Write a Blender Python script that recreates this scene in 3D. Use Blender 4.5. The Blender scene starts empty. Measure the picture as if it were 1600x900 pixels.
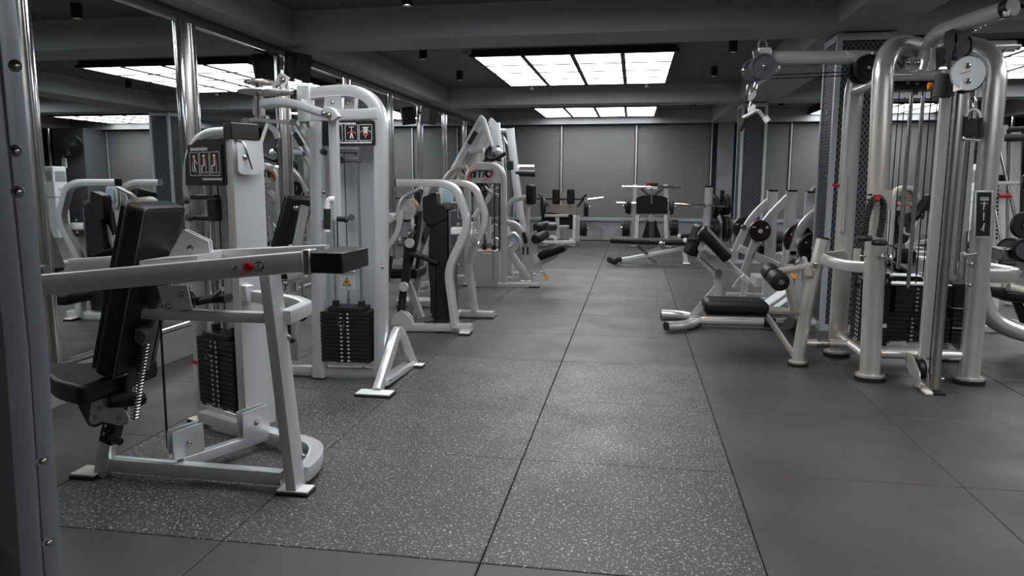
import bpy, bmesh, math, random
from mathutils import Vector, Matrix
from mathutils.noise import noise as pnoise
V = Vector
random.seed(7)
C = bpy.context.scene.collection
# ---------------------------------------------------------------- camera, world, lights, exposure
scn = bpy.context.scene
cam_data = bpy.data.cameras.new('camera'); cam = bpy.data.objects.new('camera', cam_data); C.objects.link(cam)
cam_data.sensor_width = 36.0; cam_data.lens = 36.0 * 1137.56 / 1600.0; cam_data.clip_start = 0.05; cam_data.clip_end = 100
yaw, pitch, roll = 0.1645335, 0.1444188, 0.0012762
Fd = V((-math.sin(yaw)*math.cos(pitch), math.cos(yaw)*math.cos(pitch), -math.sin(pitch)))
Rt = V((math.cos(yaw), math.sin(yaw), 0)); Up = Rt.cross(Fd)
R2 = math.cos(roll)*Rt + math.sin(roll)*Up; U2 = -math.sin(roll)*Rt + math.cos(roll)*Up
cam.matrix_world = Matrix(((R2.x, U2.x, -Fd.x, 0), (R2.y, U2.y, -Fd.y, 0), (R2.z, U2.z, -Fd.z, 1.34892), (0, 0, 0, 1)))
scn.camera = cam
w = bpy.data.worlds.new('World'); scn.world = w; w.use_nodes = True
w.node_tree.nodes['Background'].inputs[0].default_value = (0.5, 0.55, 0.6, 1)
w.node_tree.nodes['Background'].inputs[1].default_value = 0.05
scn.view_settings.view_transform = 'Standard'; scn.view_settings.look = 'None'
scn.view_settings.gamma = 1.0; scn.view_settings.use_curve_mapping = False
scn.view_settings.exposure = 0.0
PANEL_STRENGTH = 7.6      # light boxes in the ceiling
DOWNLIGHT_W = 45.0        # small warm downlights
# ---------------------------------------------------------------- materials
def mat(name, col, rough=.5, metal=0.0, emit=None, estr=0.0, noise=None, bump=None, coat=0.0, spec=None):
    m = bpy.data.materials.new(name); m.use_nodes = True; nt = m.node_tree; b = nt.nodes['Principled BSDF']
    b.inputs['Base Color'].default_value = (*col, 1); b.inputs['Roughness'].default_value = rough
    b.inputs['Metallic'].default_value = metal
    if coat: b.inputs['Coat Weight'].default_value = coat; b.inputs['Coat Roughness'].default_value = .15
    if spec is not None: b.inputs['Specular IOR Level'].default_value = spec
    if emit: b.inputs['Emission Color'].default_value = (*emit, 1); b.inputs['Emission Strength'].default_value = estr
    if noise or bump:
        tc = nt.nodes.new('ShaderNodeTexCoord')
    if noise:
        sc_, amt = noise; n = nt.nodes.new('ShaderNodeTexNoise'); n.inputs['Scale'].default_value = sc_; n.inputs['Detail'].default_value = 6
        nt.links.new(tc.outputs['Object'], n.inputs['Vector'])
        r = nt.nodes.new('ShaderNodeMapRange'); r.inputs[1].default_value = .3; r.inputs[2].default_value = .7
        r.inputs[3].default_value = 1 - amt; r.inputs[4].default_value = 1 + amt
        nt.links.new(n.outputs[0], r.inputs[0])
        mx = nt.nodes.new('ShaderNodeVectorMath'); mx.operation = 'SCALE'; mx.inputs[0].default_value = col
        nt.links.new(r.outputs[0], mx.inputs['Scale']); nt.links.new(mx.outputs[0], b.inputs['Base Color'])
    if bump:
        sc_, st = bump; n = nt.nodes.new('ShaderNodeTexNoise'); n.inputs['Scale'].default_value = sc_; n.inputs['Detail'].default_value = 3
        nt.links.new(tc.outputs['Object'], n.inputs['Vector'])
        bp = nt.nodes.new('ShaderNodeBump'); bp.inputs['Strength'].default_value = st; bp.inputs['Distance'].default_value = .002
        nt.links.new(n.outputs[0], bp.inputs['Height']); nt.links.new(bp.outputs[0], b.inputs['Normal'])
    return m
M = dict(
    silver=mat('silver_powder_paint', (.61, .615, .62), .28, .54, noise=(3, .03)),
    champ=mat('champagne_silver_paint', (.60, .585, .56), .23, .6, noise=(3, .04)),
    shade=mat('grey_panel_paint', (.46, .47, .48), .36, .4),
    white=mat('white_paint', (.72, .72, .70), .4),
    chrome=mat('chrome', (.78, .78, .78), .10, 1.0),
    steel=mat('brushed_steel', (.50, .49, .47), .25, 1.0),
    vinyl=mat('black_vinyl', (.010, .010, .011), .45, bump=(500, .15), spec=.2),
    rubber=mat('black_rubber', (.012, .012, .012), .6, spec=.35),
    plastic=mat('black_plastic', (.010, .010, .011), .38, spec=.4),
    gplastic=mat('grey_plastic', (.06, .062, .068), .45),
    plate=mat('black_weight_plate', (.011, .011, .012), .5, 0, spec=.4),
    cable=mat('black_cable', (.01, .01, .01), .4),
    cream=mat('cream_paint', (.50, .47, .42), .4),
    red=mat('red_plastic', (.5, .012, .012), .3), orange=mat('orange_plastic', (.75, .22, .01), .35),
    yellow=mat('yellow_print', (.75, .45, .03), .5), print=mat('white_print', (.62, .62, .62), .6),
    printred=mat('red_print', (.5, .03, .03), .6), printblue=mat('pale_blue_print', (.30, .42, .52), .5),
    panelwhite=mat('pale_sign_panel', (.46, .50, .52), .35), brown=mat('dark_brown_disc', (.022, .011, .009), .28),
    ceil=mat('charcoal_ceiling_paint', (.12, .118, .12), .75, noise=(1.2, .08)),
    beam=mat('charcoal_beam_paint', (.33, .33, .335), .7, noise=(1.2, .08)),
    wallgrey=mat('dark_grey_wall', (.07, .072, .075), .7),
    sheet=mat('pale_blue_grey_sheet', (.50, .53, .56), .38, .25),
    postgrey=mat('dim_grey_paint', (.20, .21, .23), .35, .4),
    frontwall=mat('warm_light_grey_wall', (.42, .38, .34), .7),
    base=mat('dark_subfloor', (.008, .008, .008), .8), dark=mat('lamp_black', (.006, .006, .006), .5),
    frame=mat('black_light_frame', (.012, .012, .013), .5),
    alu=mat('white_aluminium_frame', (.42, .44, .46), .35, .3), wire=mat('grey_expanded_metal', (.16, .17, .18), .4, .5),
    colcore=mat('column_core', (.035, .037, .04), .7),
    rope=mat('black_rope', (.012, .012, .012), .7, bump=(300, .5)),
    silverplate=mat('weight_pin_label', (.45, .45, .45), .5),
    skin=mat('tan_board', (.30, .24, .20), .5),
)
def new_mat(name):
    m = bpy.data.materials.new(name); m.use_nodes = True; return m, m.node_tree, m.node_tree.nodes['Principled BSDF']
def mirror_mat():
    m, nt, b = new_mat('mirror_glass'); b.inputs['Base Color'].default_value = (.70, .735, .74, 1)
    b.inputs['Metallic'].default_value = 1; b.inputs['Roughness'].default_value = 0.0; return m
M['mirror'] = mirror_mat()
def diffuser_mat():
    m, nt, b = new_mat('lit_diffuser'); b.inputs['Base Color'].default_value = (.8, .8, .8, 1)
    b.inputs['Emission Color'].default_value = (.93, .97, 1, 1); b.inputs['Emission Strength'].default_value = PANEL_STRENGTH; return m
M['diff'] = diffuser_mat()
M['bulb'] = mat('warm_lens', (.8, .7, .6), .5, emit=(1, .80, .62), estr=14)
def concrete_mat(name, c1, c2, sc):
    m, nt, b = new_mat(name); tc = nt.nodes.new('ShaderNodeTexCoord'); n = nt.nodes.new('ShaderNodeTexNoise')
    n.inputs['Scale'].default_value = sc; n.inputs['Detail'].default_value = 8; n.inputs['Roughness'].default_value = .62; n.inputs['Distortion'].default_value = .8
    nt.links.new(tc.outputs['Object'], n.inputs['Vector']); r = nt.nodes.new('ShaderNodeValToRGB')
    r.color_ramp.elements[0].position = .32; r.color_ramp.elements[0].color = (*c1, 1); r.color_ramp.elements[1].position = .7; r.color_ramp.elements[1].color = (*c2, 1)
    nt.links.new(n.outputs[0], r.inputs[0]); nt.links.new(r.outputs[0], b.inputs['Base Color']); b.inputs['Roughness'].default_value = .55
    return m
M['stone'] = concrete_mat('grey_stone_cladding', (.15, .15, .155), (.25, .25, .26), 2.2)
def blind_mat():
    m, nt, b = new_mat('grey_roller_blind_fabric'); tc = nt.nodes.new('ShaderNodeTexCoord')
    mp = nt.nodes.new('ShaderNodeMapping'); mp.inputs['Scale'].default_value = (300, 1, 8); nt.links.new(tc.outputs['Object'], mp.inputs[0])
    n = nt.nodes.new('ShaderNodeTexNoise'); n.inputs['Scale'].default_value = 1; nt.links.new(mp.outputs[0], n.inputs['Vector'])
    r = nt.nodes.new('ShaderNodeValToRGB'); r.color_ramp.elements[0].color = (.098, .099, .096, 1); r.color_ramp.elements[1].color = (.140, .140, .136, 1)
    nt.links.new(n.outputs[0], r.inputs[0]); nt.links.new(r.outputs[0], b.inputs['Base Color']); b.inputs['Roughness'].default_value = .75; return m
M['blind'] = blind_mat()
def rubber_tile(name, speck):
    m, nt, b = new_mat(name); N = nt.nodes; L = nt.links
    geo = N.new('ShaderNodeNewGeometry'); pos = geo.outputs['Position']
    def noise(sc_, det=3, dist=0):
        n = N.new('ShaderNodeTexNoise'); n.inputs['Scale'].default_value = sc_; n.inputs['Detail'].default_value = det; n.inputs['Distortion'].default_value = dist
        L.new(pos, n.inputs['Vector']); return n
    def ramp(src, p0, p1, a=0., b_=1.):
        r = N.new('ShaderNodeMapRange'); r.inputs[1].default_value = p0; r.inputs[2].default_value = p1; r.inputs[3].default_value = a; r.inputs[4].default_value = b_
        L.new(src, r.inputs[0]); return r.outputs[0]
    def mul(a, c, op='MULTIPLY'):
        k = N.new('ShaderNodeMath'); k.operation = op; L.new(a, k.inputs[0])
        if isinstance(c, (int, float)): k.inputs[1].default_value = c
        else: L.new(c, k.inputs[1])
        return k.outputs[0]
    big = noise(1.1, 5)
    basecol = N.new('ShaderNodeValToRGB'); e = basecol.color_ramp.elements
    e[0].position = .3; e[1].position = .72
    if speck: e[0].color = (.030, .030, .0305, 1); e[1].color = (.050, .050, .051, 1)
    else: e[0].color = (.037, .036, .035, 1); e[1].color = (.058, .055, .052, 1)
    L.new(big.outputs[0], basecol.inputs[0])
    if speck:
        # distorted coordinates so the cell edges become short curls
        dn = noise(24, 2); sub = N.new('ShaderNodeVectorMath'); sub.operation = 'SCALE'; sub.inputs['Scale'].default_value = .018
        L.new(dn.outputs['Color'], sub.inputs[0]); add = N.new('ShaderNodeVectorMath'); add.operation = 'ADD'; L.new(pos, add.inputs[0]); L.new(sub.outputs[0], add.inputs[1])
        v = N.new('ShaderNodeTexVoronoi'); v.feature = 'DISTANCE_TO_EDGE'; v.inputs['Scale'].default_value = 62; L.new(add.outputs[0], v.inputs['Vector'])
        line = ramp(v.outputs['Distance'], .035, .075, 1, 0)
        msk = ramp(noise(75, 1).outputs[0], .565, .60)
        a1 = mul(line, msk)
        v2 = N.new('ShaderNodeTexVoronoi'); v2.inputs['Scale'].default_value = 85; L.new(pos, v2.inputs['Vector'])
        dots = ramp(v2.outputs['Distance'], .13, .19, 1, 0)
        sep = N.new('ShaderNodeSeparateColor'); L.new(v2.outputs['Color'], sep.inputs[0])
        a2 = mul(dots, ramp(sep.outputs[0], .62, .66))
        s = mul(a1, a2, 'MAXIMUM')
        fac = s
    else:
        v2 = N.new('ShaderNodeTexVoronoi'); v2.inputs['Scale'].default_value = 90; L.new(pos, v2.inputs['Vector'])
        dots = ramp(v2.outputs['Distance'], .06, .12, 1, 0)
        sep = N.new('ShaderNodeSeparateColor'); L.new(v2.outputs['Color'], sep.inputs[0])
        fac = mul(mul(dots, ramp(sep.outputs[0], .90, .93)), .22)
    mix = N.new('ShaderNodeMix'); mix.data_type = 'RGBA'; L.new(fac, mix.inputs[0]); L.new(basecol.outputs[0], mix.inputs[6]); mix.inputs[7].default_value = (.44, .44, .42, 1)
    L.new(mix.outputs[2], b.inputs['Base Color'])
    L.new(ramp(noise(2.3, 5).outputs[0], .3, .7, .40, .56), b.inputs['Roughness'])
    bp = N.new('ShaderNodeBump'); bp.inputs['Strength'].default_value = .35; bp.inputs['Distance'].default_value = .001
    L.new(noise(420, 2).outputs[0], bp.inputs['Height']); L.new(bp.outputs[0], b.inputs['Normal'])
    return m
M['tile'] = rubber_tile('plain_rubber_tile', False); M['speck'] = rubber_tile('speckled_rubber_tile', True)
# ---------------------------------------------------------------- mesh builder
def fillet(pts, r, seg=5, closed=False):
    pts = [V(p) for p in pts]; n = len(pts)
    if r <= 0 or n < 3: return pts
    out = []
    rng = range(n) if closed else range(1, n-1)
    if not closed: out.append(pts[0])
    for i in rng:
        a, p, c = pts[i-1], pts[i], pts[(i+1) % n]
        d1, d2 = p-a, c-p; l1, l2 = d1.length, d2.length
        if l1 < 1e-6 or l2 < 1e-6: continue
        lim1 = l1 if (not closed and i == 1) else l1*.5; lim2 = l2 if (not closed and i == n-2) else l2*.5
        t = min(r, lim1*.98, lim2*.98); s = p-d1/l1*t; e = p+d2/l2*t
        if d1.angle(d2) < .03: out.append(p); continue
        for k in range(seg+1):
            u = k/seg; out.append(s*(1-u)**2 + p*2*u*(1-u) + e*u*u)
    if not closed: out.append(pts[-1])
    res = [out[0]]
    for p in out[1:]:
        if (p-res[-1]).length > 1e-5: res.append(p)
    return res
class MB:
    def __init__(s): s.v = []; s.f = []; s.m = []; s.mi = 0
    def add(s, vs, fs):
        o = len(s.v); s.v += [V(p) for p in vs]; s.f += [tuple(i+o for i in f) for f in fs]; s.m += [s.mi]*len(fs); return s
    def mat(s, i): s.mi = i; return s
    def obox(s, c, sx, sy, sz, ax=(1, 0, 0), az=(0, 0, 1)):
        ax = V(ax).normalized(); az = V(az); az = (az-ax*az.dot(ax)).normalized(); ay = az.cross(ax); c = V(c)
        vs = [c+ax*(i*sx/2)+ay*(j*sy/2)+az*(k*sz/2) for i in (-1, 1) for j in (-1, 1) for k in (-1, 1)]
        return s.add(vs, [(0, 1, 3, 2), (4, 6, 7, 5), (0, 4, 5, 1), (2, 3, 7, 6), (0, 2, 6, 4), (1, 5, 7, 3)])
    def box(s, lo, hi):
        lo, hi = V(lo), V(hi); d = hi-lo; return s.obox((lo+hi)/2, abs(d.x), abs(d.y), abs(d.z))
    def tube(s, pts, w, h=None, n=None, fil=0, seg=5, shape='rect', closed=False, sides=14, caps=True, rr=None, taper=None):
        h = w if h is None else h; P = fillet(pts, fil, seg, closed)
        if len(P) < 2: return s
        if shape == 'round': prof = [(math.cos(t)*w/2, math.sin(t)*h/2) for t in [2*math.pi*k/sides for k in range(sides)]]
        elif shape == 'oval':
            r = min(w, h)/2; prof = []
            for k in range(16):
                t = 2*math.pi*(k+.5)/16; cx, sy = math.cos(t), math.sin(t)
                prof.append((cx*r+(w/2-r)*(1 if cx > 0 else -1), sy*r+(h/2-r)*(1 if sy > 0 else -1)))
        else:
            r = min(w, h)*.11 if rr is None else rr; prof = []
            for qx, qy, a0 in ((1, 1, 0), (-1, 1, 90), (-1, -1, 180), (1, -1, 270)):
                for k in range(3):
                    t = math.radians(a0+45*k); prof.append((qx*(w/2-r)+r*math.cos(t), qy*(h/2-r)+r*math.sin(t)))
        npf = len(prof); m = len(P)
        dirs = []
        for i in range(m if closed else m-1): dirs.append((P[(i+1) % m]-P[i]).normalized())
        if n is None:
            ref = V((0, 0, 1)) if abs(dirs[0].z) < .95 else V((0, 1, 0))
            N = (ref-dirs[0]*ref.dot(dirs[0])).normalized(); Ns = [N]
            for d in dirs[1:]:
                N = (N-d*N.dot(d)); N = N.normalized() if N.length > 1e-6 else Ns[-1]; Ns.append(N)
        else:
            n = V(n); Ns = []
            for d in dirs:
                q = n-d*n.dot(d); Ns.append(q.normalized() if q.length > 1e-4 else (Ns[-1] if Ns else V((0, 0, 1))))
        base = len(s.v)
        for i in range(m):
            k = i if i < len(dirs) else len(dirs)-1
            kp = (i-1) if (i > 0 or closed) else 0
            d = dirs[k]; dp = dirs[kp % len(dirs)]; T = (d+dp)
            T = T.normalized() if T.length > 1e-6 else d
            if not closed and i == m-1: dp = d = dirs[-1]; T = d; k = kp = len(dirs)-1
            N = Ns[k]; S = d.cross(N)
            sc_ = 1 if not taper else taper[0]+(taper[1]-taper[0])*i/(m-1)
            for a, b in prof:
                o = (S*a+N*b)*sc_; dt = d.dot(T)
                o = o-d*(o.dot(T)/dt) if abs(dt) > .3 else o
                s.v.append(P[i]+o)
        rings = m if closed else m-1
        for i in range(rings):
            for j in range(npf):
                a = base+i*npf+j; b = base+i*npf+(j+1) % npf; c = base+((i+1) % m)*npf+(j+1) % npf; e = base+((i+1) % m)*npf+j
                s.f.append((a, e, c, b)); s.m.append(s.mi)
        if caps and not closed:
            s.f.append(tuple(base+j for j in range(npf))); s.m.append(s.mi)
            s.f.append(tuple(base+(m-1)*npf+j for j in reversed(range(npf)))); s.m.append(s.mi)
        return s
    def cyl(s, a, b, r, sides=16, r2=None):
        return s.tube([a, b], 2*r, shape='round', sides=sides, taper=None if r2 is None else (1, r2/r))
    def lathe(s, prof, o, ax, sides=28):
        ax = V(ax).normalized(); ref = V((0, 0, 1)) if abs(ax.z) < .9 else V((1, 0, 0)); x = ax.cross(ref).normalized(); y = ax.cross(x); o = V(o); b = len(s.v)
        for r, t in prof:
            for k in range(sides):
                a = 2*math.pi*k/sides; s.v.append(o+ax*t+(x*math.cos(a)+y*math.sin(a))*r)
        for i in range(len(prof)-1):
            for k in range(sides):
                k2 = (k+1) % sides; s.f.append((b+i*sides+k, b+i*sides+k2, b+(i+1)*sides+k2, b+(i+1)*sides+k)); s.m.append(s.mi)
        return s
    def disc(s, c, ax, r, t, rim=.0, sides=32):
        e = min(t*.25, r*.12); p = [(0, -t/2), (r-e, -t/2), (r, -t/2+e), (r, t/2-e), (r-e, t/2)]
        p += [(r-rim, t/2), (r-rim-.004, t/2-t*.2), (0, t/2-t*.2)] if rim else [(0, t/2)]
        return s.lathe(p, c, ax, sides)
    def plate(s, pts, t, n=None, rad=0, seg=4):
        P = fillet(pts, rad, seg, True) if rad else [V(p) for p in pts]
        if n is None:
            n = V((0, 0, 0))
            for i in range(len(P)): n += P[i].cross(P[(i+1) % len(P)])
        n = V(n).normalized(); k = len(P)
        vs = [p-n*t/2 for p in P]+[p+n*t/2 for p in P]
        area = V((0, 0, 0))
        for i in range(k): area += P[i].cross(P[(i+1) % k])
        fs = [tuple(reversed(range(k))), tuple(range(k, 2*k))]+[(i, (i+1) % k, (i+1) % k+k, i+k) for i in range(k)]
        if area.dot(n) < 0: fs = [tuple(reversed(f)) for f in fs]
        return s.add(vs, fs)
    def ball(s, c, r, sides=14, sq=(1, 1, 1)):
        b = len(s.v); c = V(c); nr = sides//2
        for i in range(nr+1):
            th = math.pi*i/nr
            for k in range(sides):
                ph = 2*math.pi*k/sides; s.v.append(c+V((math.sin(th)*math.cos(ph)*sq[0], math.sin(th)*math.sin(ph)*sq[1], math.cos(th)*sq[2]))*r)
        for i in range(nr):
            for k in range(sides):
                k2 = (k+1) % sides; s.f.append((b+i*sides+k, b+(i+1)*sides+k, b+(i+1)*sides+k2, b+i*sides+k2)); s.m.append(s.mi)
        return s
    def spring(s, a, b, R, wire, turns, per=10):
        a, b = V(a), V(b); d = (b-a).normalized(); x = d.orthogonal().normalized(); y = d.cross(x); n = int(turns*per)
        return s.tube([a+(b-a)*(i/n)+(x*math.cos(2*math.pi*i/per)+y*math.sin(2*math.pi*i/per))*R for i in range(n+1)], wire, shape='round', sides=5)
    def mesh(s, name, mats, base=(0, 0, 0), angle=.62):
        me = bpy.data.meshes.new(name); b = V(base)
        me.from_pydata([tuple(p-b) for p in s.v], [], s.f)
        for x in (mats if isinstance(mats, (list, tuple)) else [mats]): me.materials.append(M[x] if isinstance(x, str) else x)
        me.polygons.foreach_set('material_index', s.m)
        bm = bmesh.new(); bm.from_mesh(me); bmesh.ops.remove_doubles(bm, verts=bm.verts, dist=1e-6); bmesh.ops.recalc_face_normals(bm, faces=bm.faces); bm.to_mesh(me); bm.free()
        me.polygons.foreach_set('use_smooth', [True]*len(me.polygons)); me.set_sharp_from_angle(angle=angle); me.update()
        return me
def tag(o, label=None, cat=None, group=None, kind=None):
    if label: o['label'] = label
    if cat: o['category'] = cat
    if group: o['group'] = group
    if kind: o['kind'] = kind
    return o
class Thing:
    def __init__(s, name, label, cat, base, group=None, kind=None):
        s.o = bpy.data.objects.new(name, None); s.o.empty_display_size = .1; C.objects.link(s.o); s.o.location = base; s.base = V(base); s.child = []
        tag(s.o, label, cat, group, kind)
    def part(s, name, mb, mats, parent=None, label=None, kind=None, bevel=0, bseg=2, sub=0):
        ob = bpy.data.objects.new(name, mb.mesh(name, mats, s.base)); C.objects.link(ob); ob.parent = parent or s.o
        if bevel:
            md = ob.modifiers.new('bevel', 'BEVEL'); md.width = bevel; md.segments = bseg; md.limit_method = 'ANGLE'; md.angle_limit = .6; md.harden_normals = False
        tag(ob, label, None, None, kind); return ob
    def inst(s, name, me, at, parent=None, rz=0, label=None):
        ob = bpy.data.objects.new(name, me); C.objects.link(ob); ob.parent = parent or s.o; ob.location = V(at)-s.base; ob.rotation_euler = (0, 0, rz)
        tag(ob, label); return ob
    def bolt(s, p, d, r=.011, parent=None):
        k = ('bolt', round(r, 4))
        if k not in SH:
            SH[k] = MB().lathe([(r*1.5, 0), (r*1.5, r*.35), (r, r*.4), (r*.95, r*.9), (r*.55, r*1.2), (.0001, r*1.25)], (0, 0, 0), (0, 0, 1), 12).mesh('bolt', 'steel')
        ob = bpy.data.objects.new('bolt', SH[k]); C.objects.link(ob); ob.parent = parent or s.o; ob.location = V(p)-s.base
        ob.rotation_mode = 'QUATERNION'; ob.rotation_quaternion = V(d).to_track_quat('Z', 'Y'); return ob
    def foot(s, c, sx, sy, ax=(1, 0, 0), z=0.0):
        f = MB().obox((c[0], c[1], z+.008), sx, sy, .016, ax); o = s.part('rubber_foot', f, 'rubber', bevel=.004)
        s.part('foot_plate', MB().obox((c[0], c[1], z+.020), sx*.94, sy*.9, .008, ax), 'white', parent=o, bevel=.003); return o
SH = {}
def copy_tree(o, parent=None):
    c = o.copy(); C.objects.link(c); c.parent = parent
    for ch in list(o.children): copy_tree(ch, c)
    return c
def solo(name, mb, mats, label, cat, group=None, kind=None, bevel=0):
    ob = bpy.data.objects.new(name, mb.mesh(name, mats)); C.objects.link(ob); tag(ob, label, cat, group, kind)
    if bevel:
        md = ob.modifiers.new('bevel', 'BEVEL'); md.width = bevel; md.segments = 2; md.limit_method = 'ANGLE'
    return ob
def struct(name, mb, mats, parent=None, label=None):
    ob = bpy.data.objects.new(name, mb.mesh(name, mats)); C.objects.link(ob); ob.parent = parent
    if not parent: ob['kind'] = 'structure'
    if label: ob['label'] = label
    return ob
# ================================================================ the room
XM, XR, YB, YF, ZB, ZC = -3.45, 7.7, -5.2, 17.0, 2.645, 2.93
fl = struct('floor', MB().box((XM-.1, YB-.1, -.12), (XR+.1, YF+.1, -.030)), 'base', label='dark floor under interlocking rubber tiles')
TX0, TY0 = -.5103, 2.3841
def tile_me(w_, d_, m):
    k = ('tile', round(w_, 3), round(d_, 3), m)
    if k not in SH:
        g, c = .0022, .003; b = MB(); x, y = w_-g, d_-g
        b.add([(g, g, -.03), (x, g, -.03), (x, y, -.03), (g, y, -.03), (g, g, -c), (x, g, -c), (x, y, -c), (g, y, -c), (g+c, g+c, 0), (x-c, g+c, 0), (x-c, y-c, 0), (g+c, y-c, 0)],
              [(0, 1, 5, 4), (1, 2, 6, 5), (2, 3, 7, 6), (3, 0, 4, 7), (4, 5, 9, 8), (5, 6, 10, 9), (6, 7, 11, 10), (7, 4, 8, 11), (8, 9, 10, 11)])
        SH[k] = b.mesh('rubber_tile', m)
    return SH[k]
for i in range(-3, 9):
    for j in range(-4, 15):
        x0, x1 = max(TX0+i, XM), min(TX0+i+1, XR); y0, y1 = max(TY0+j, YB), min(TY0+j+1, YF)
        if x1-x0 < .02 or y1-y0 < .02: continue
        sp = (i in (-2, -1, 0) and (j in (0, 1, 2) or j in (6, 7, 8))) or (i in (4, 5) and j in (6, 7, 8))
        ob = bpy.data.objects.new('rubber_tile', tile_me(x1-x0, y1-y0, 'speck' if sp else 'tile')); C.objects.link(ob); ob.parent = fl
        ob.location = (x0, y0, 0)
        if sp: ob['label'] = 'rubber tile flecked with small white specks'
# ceiling slab and beams
struct('ceiling', MB().box((XM-.1, YB-.1, ZC), (XR+.1, YF+.1, ZC+.12)), 'ceil', label='charcoal painted ceiling between the beams')
def beam(lo, hi, n=[0]):
    n[0] += 1; return struct('trim_%d' % n[0], MB().box(lo, hi), 'beam', label='charcoal ceiling beam')
beam((XM, YB, ZB), (-3.19, YF, ZC+.02)); beam((1.63, YB, ZB), (2.205, YF, ZC+.02)); beam((7.25, YB, ZB), (XR, YF, ZC+.02))
for xa, xb in ((-3.19, 1.63), (2.205, 7.25)):
    for ya, yb in ((-4.9, -4.4), (1.0, 1.5), (6.66, 7.22), (12.45, 12.95), (16.75, YF)):
        beam((xa, ya, ZB), (xb, yb, ZC+.02))
# walls
struct('wall_right', MB().box((XR, YB, 0), (XR+.12, YF, ZC)), 'wallgrey')
struct('wall_front', MB().box((XM-.1, YB-.12, 0), (XR+.1, YB, ZC)), 'frontwall')
struct('wall_back', MB().box((XM-.1, YF+.06, 0), (XR+.1, YF+.18, ZC)), 'wallgrey')
struct('wall_left', MB().box((XM-.14, YB, 0), (XM-.02, YF, ZC)), 'wallgrey')
# stone plinth under the mirrors, in slabs
pl = struct('baseboard_left', MB().box((XM-.02, YB, 0), (XM+.004, YF, .215)), 'base', label='grey stone plinth under the mirrors')
y = YB; 
while y < YF:
    y2 = min(y+1.2, YF); struct('stone_slab', MB().box((XM, y+.002, 0), (XM+.03, y2-.002, .222)), 'stone', pl); y = y2
# stone wainscot under the blinds on the back wall
wb = struct('baseboard_back', MB().box((XM, YF+.03, 0), (XR, YF+.06, .5)), 'base', label='grey stone cladding below the blinds')
x = XM
while x < XR:
    x2 = min(x+.9, XR); struct('stone_slab', MB().box((x+.002, YF, .02), (x2-.002, YF+.03, .47)), 'stone', wb); x = x2
struct('window_sill', MB().box((XM, YF-.03, .47), (XR, YF+.04, .515)), 'alu', wb, label='white sill rail')
struct('stone_pilaster', MB().box((1.80, YF-.10, 0), (2.14, YF+.04, ZB)), 'stone', wb)
# blinds
seams = [XM+.0, -2.76, -1.66, .03, 1.68, 2.2, 3.36, 5.0, 6.4, XR]
bn = ['leftmost narrow grey roller blind beside the mirror wall', 'grey roller blind behind the tall leaning machine', 'grey roller blind behind the black padded squat machine', 'grey roller blind behind the black-plated leg press', None,
      'grey roller blind right of the stone pilaster', 'grey roller blind behind the cable station', 'grey roller blind right of the cable station', 'grey roller blind next to the right wall']
for k in range(len(seams)-1):
    if not bn[k]: continue
    t = Thing('roller_blind', bn[k], 'blind', ((seams[k]+seams[k+1])/2, YF-.03, 0), 'roller blinds along the far wall')
    t.part('fabric', MB().box((seams[k]+.03, YF-.034, .52), (seams[k+1]-.03, YF-.030, ZB-.02)), 'blind')
    t.part('bottom_bar', MB().box((seams[k]+.03, YF-.042, .515), (seams[k+1]-.03, YF-.024, .54)), 'alu')
    t.part('side_rail', MB().box((seams[k+1]-.022, YF-.06, .515), (seams[k+1]+.01, YF-.0, ZB-.01)), 'shade')
    t.part('chain', MB().cyl((seams[k+1]-.035, YF-.05, .9), (seams[k+1]-.035, YF-.05, ZB-.03), .006, 6), 'cable')
# mirrors with chrome frames
posts = [-2.0, -.15, 1.8, 3.68, 5.30, 6.88, 8.5, 10.1, 11.6, 13.15, 14.75, 16.3]
mi = 0
for k in range(len(posts)-1):
    a, b = posts[k]+.15, posts[k+1]-.085
    lab = ('wall mirror in a chrome frame, behind the grey foreground post' if k == 2 else
           'wall mirror in a chrome frame, behind the shoulder press seat' if k == 3 else
           'wall mirror in a chrome frame, behind the shoulder press weight tower' if k == 4 else
           'wall mirror in a chrome frame, right of the first wall speaker' if k == 5 else
           'wall mirror in a chrome frame, seen through the lat machine arch' if k == 6 else
           'wall mirror in a chrome frame, left of the second wall speaker' if k == 7 else
           'wall mirror in a chrome frame, right of the second wall speaker' if k == 8 else ('wall mirror behind the viewer, end of the row', 'wall mirror beside the viewer, before the grey foreground post')[k] if k < 2 else ('wall mirror two frames beyond the second wall speaker', 'last wall mirror but one before the far blinds')[k-9] if k < 11 else 'last mirror')
    t = Thing('wall_mirror', lab, 'mirror', (XM, (a+b)/2, .24), 'framed mirrors along the left wall')
    t.part('glass', MB().box((XM-.004, a, .235), (XM+.008, b, 2.56)), 'mirror')
    fr = MB()
    for (y0, y1, z0, z1) in ((a-.035, a+.005, .23, 2.57), (b-.005, b+.06, .23, 2.57)): fr.tube([(XM+.015, (y0+y1)/2, z0), (XM+.015, (y0+y1)/2, z1)], y1-y0, .03, n=(1, 0, 0), rr=.010)
    for z0 in (.245, 2.558): fr.tube([(XM+.014, a, z0), (XM+.014, b, z0)], .030, .026, n=(1, 0, 0), rr=.008)
    t.part('frame', fr, 'chrome')
for k, yy in enumerate(posts):
    struct('trim_%d' % (30+k), MB().tube([(XM+.002, yy+.045, .222), (XM+.002, yy+.045, ZB)], .14, .018, n=(1, 0, 0)), 'steel', label='slim metal cover strip between two mirrors')
struct('trim_60', MB().box((XM-.02, YB, 2.575), (XM+.012, YF, ZB)), 'wallgrey', label='dark strip above the mirrors')
struct('trim_61', MB().box((6.45, 16.2, 0), (7.3, YF, ZB)), 'wallgrey', label='dark corner pillar')
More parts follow.
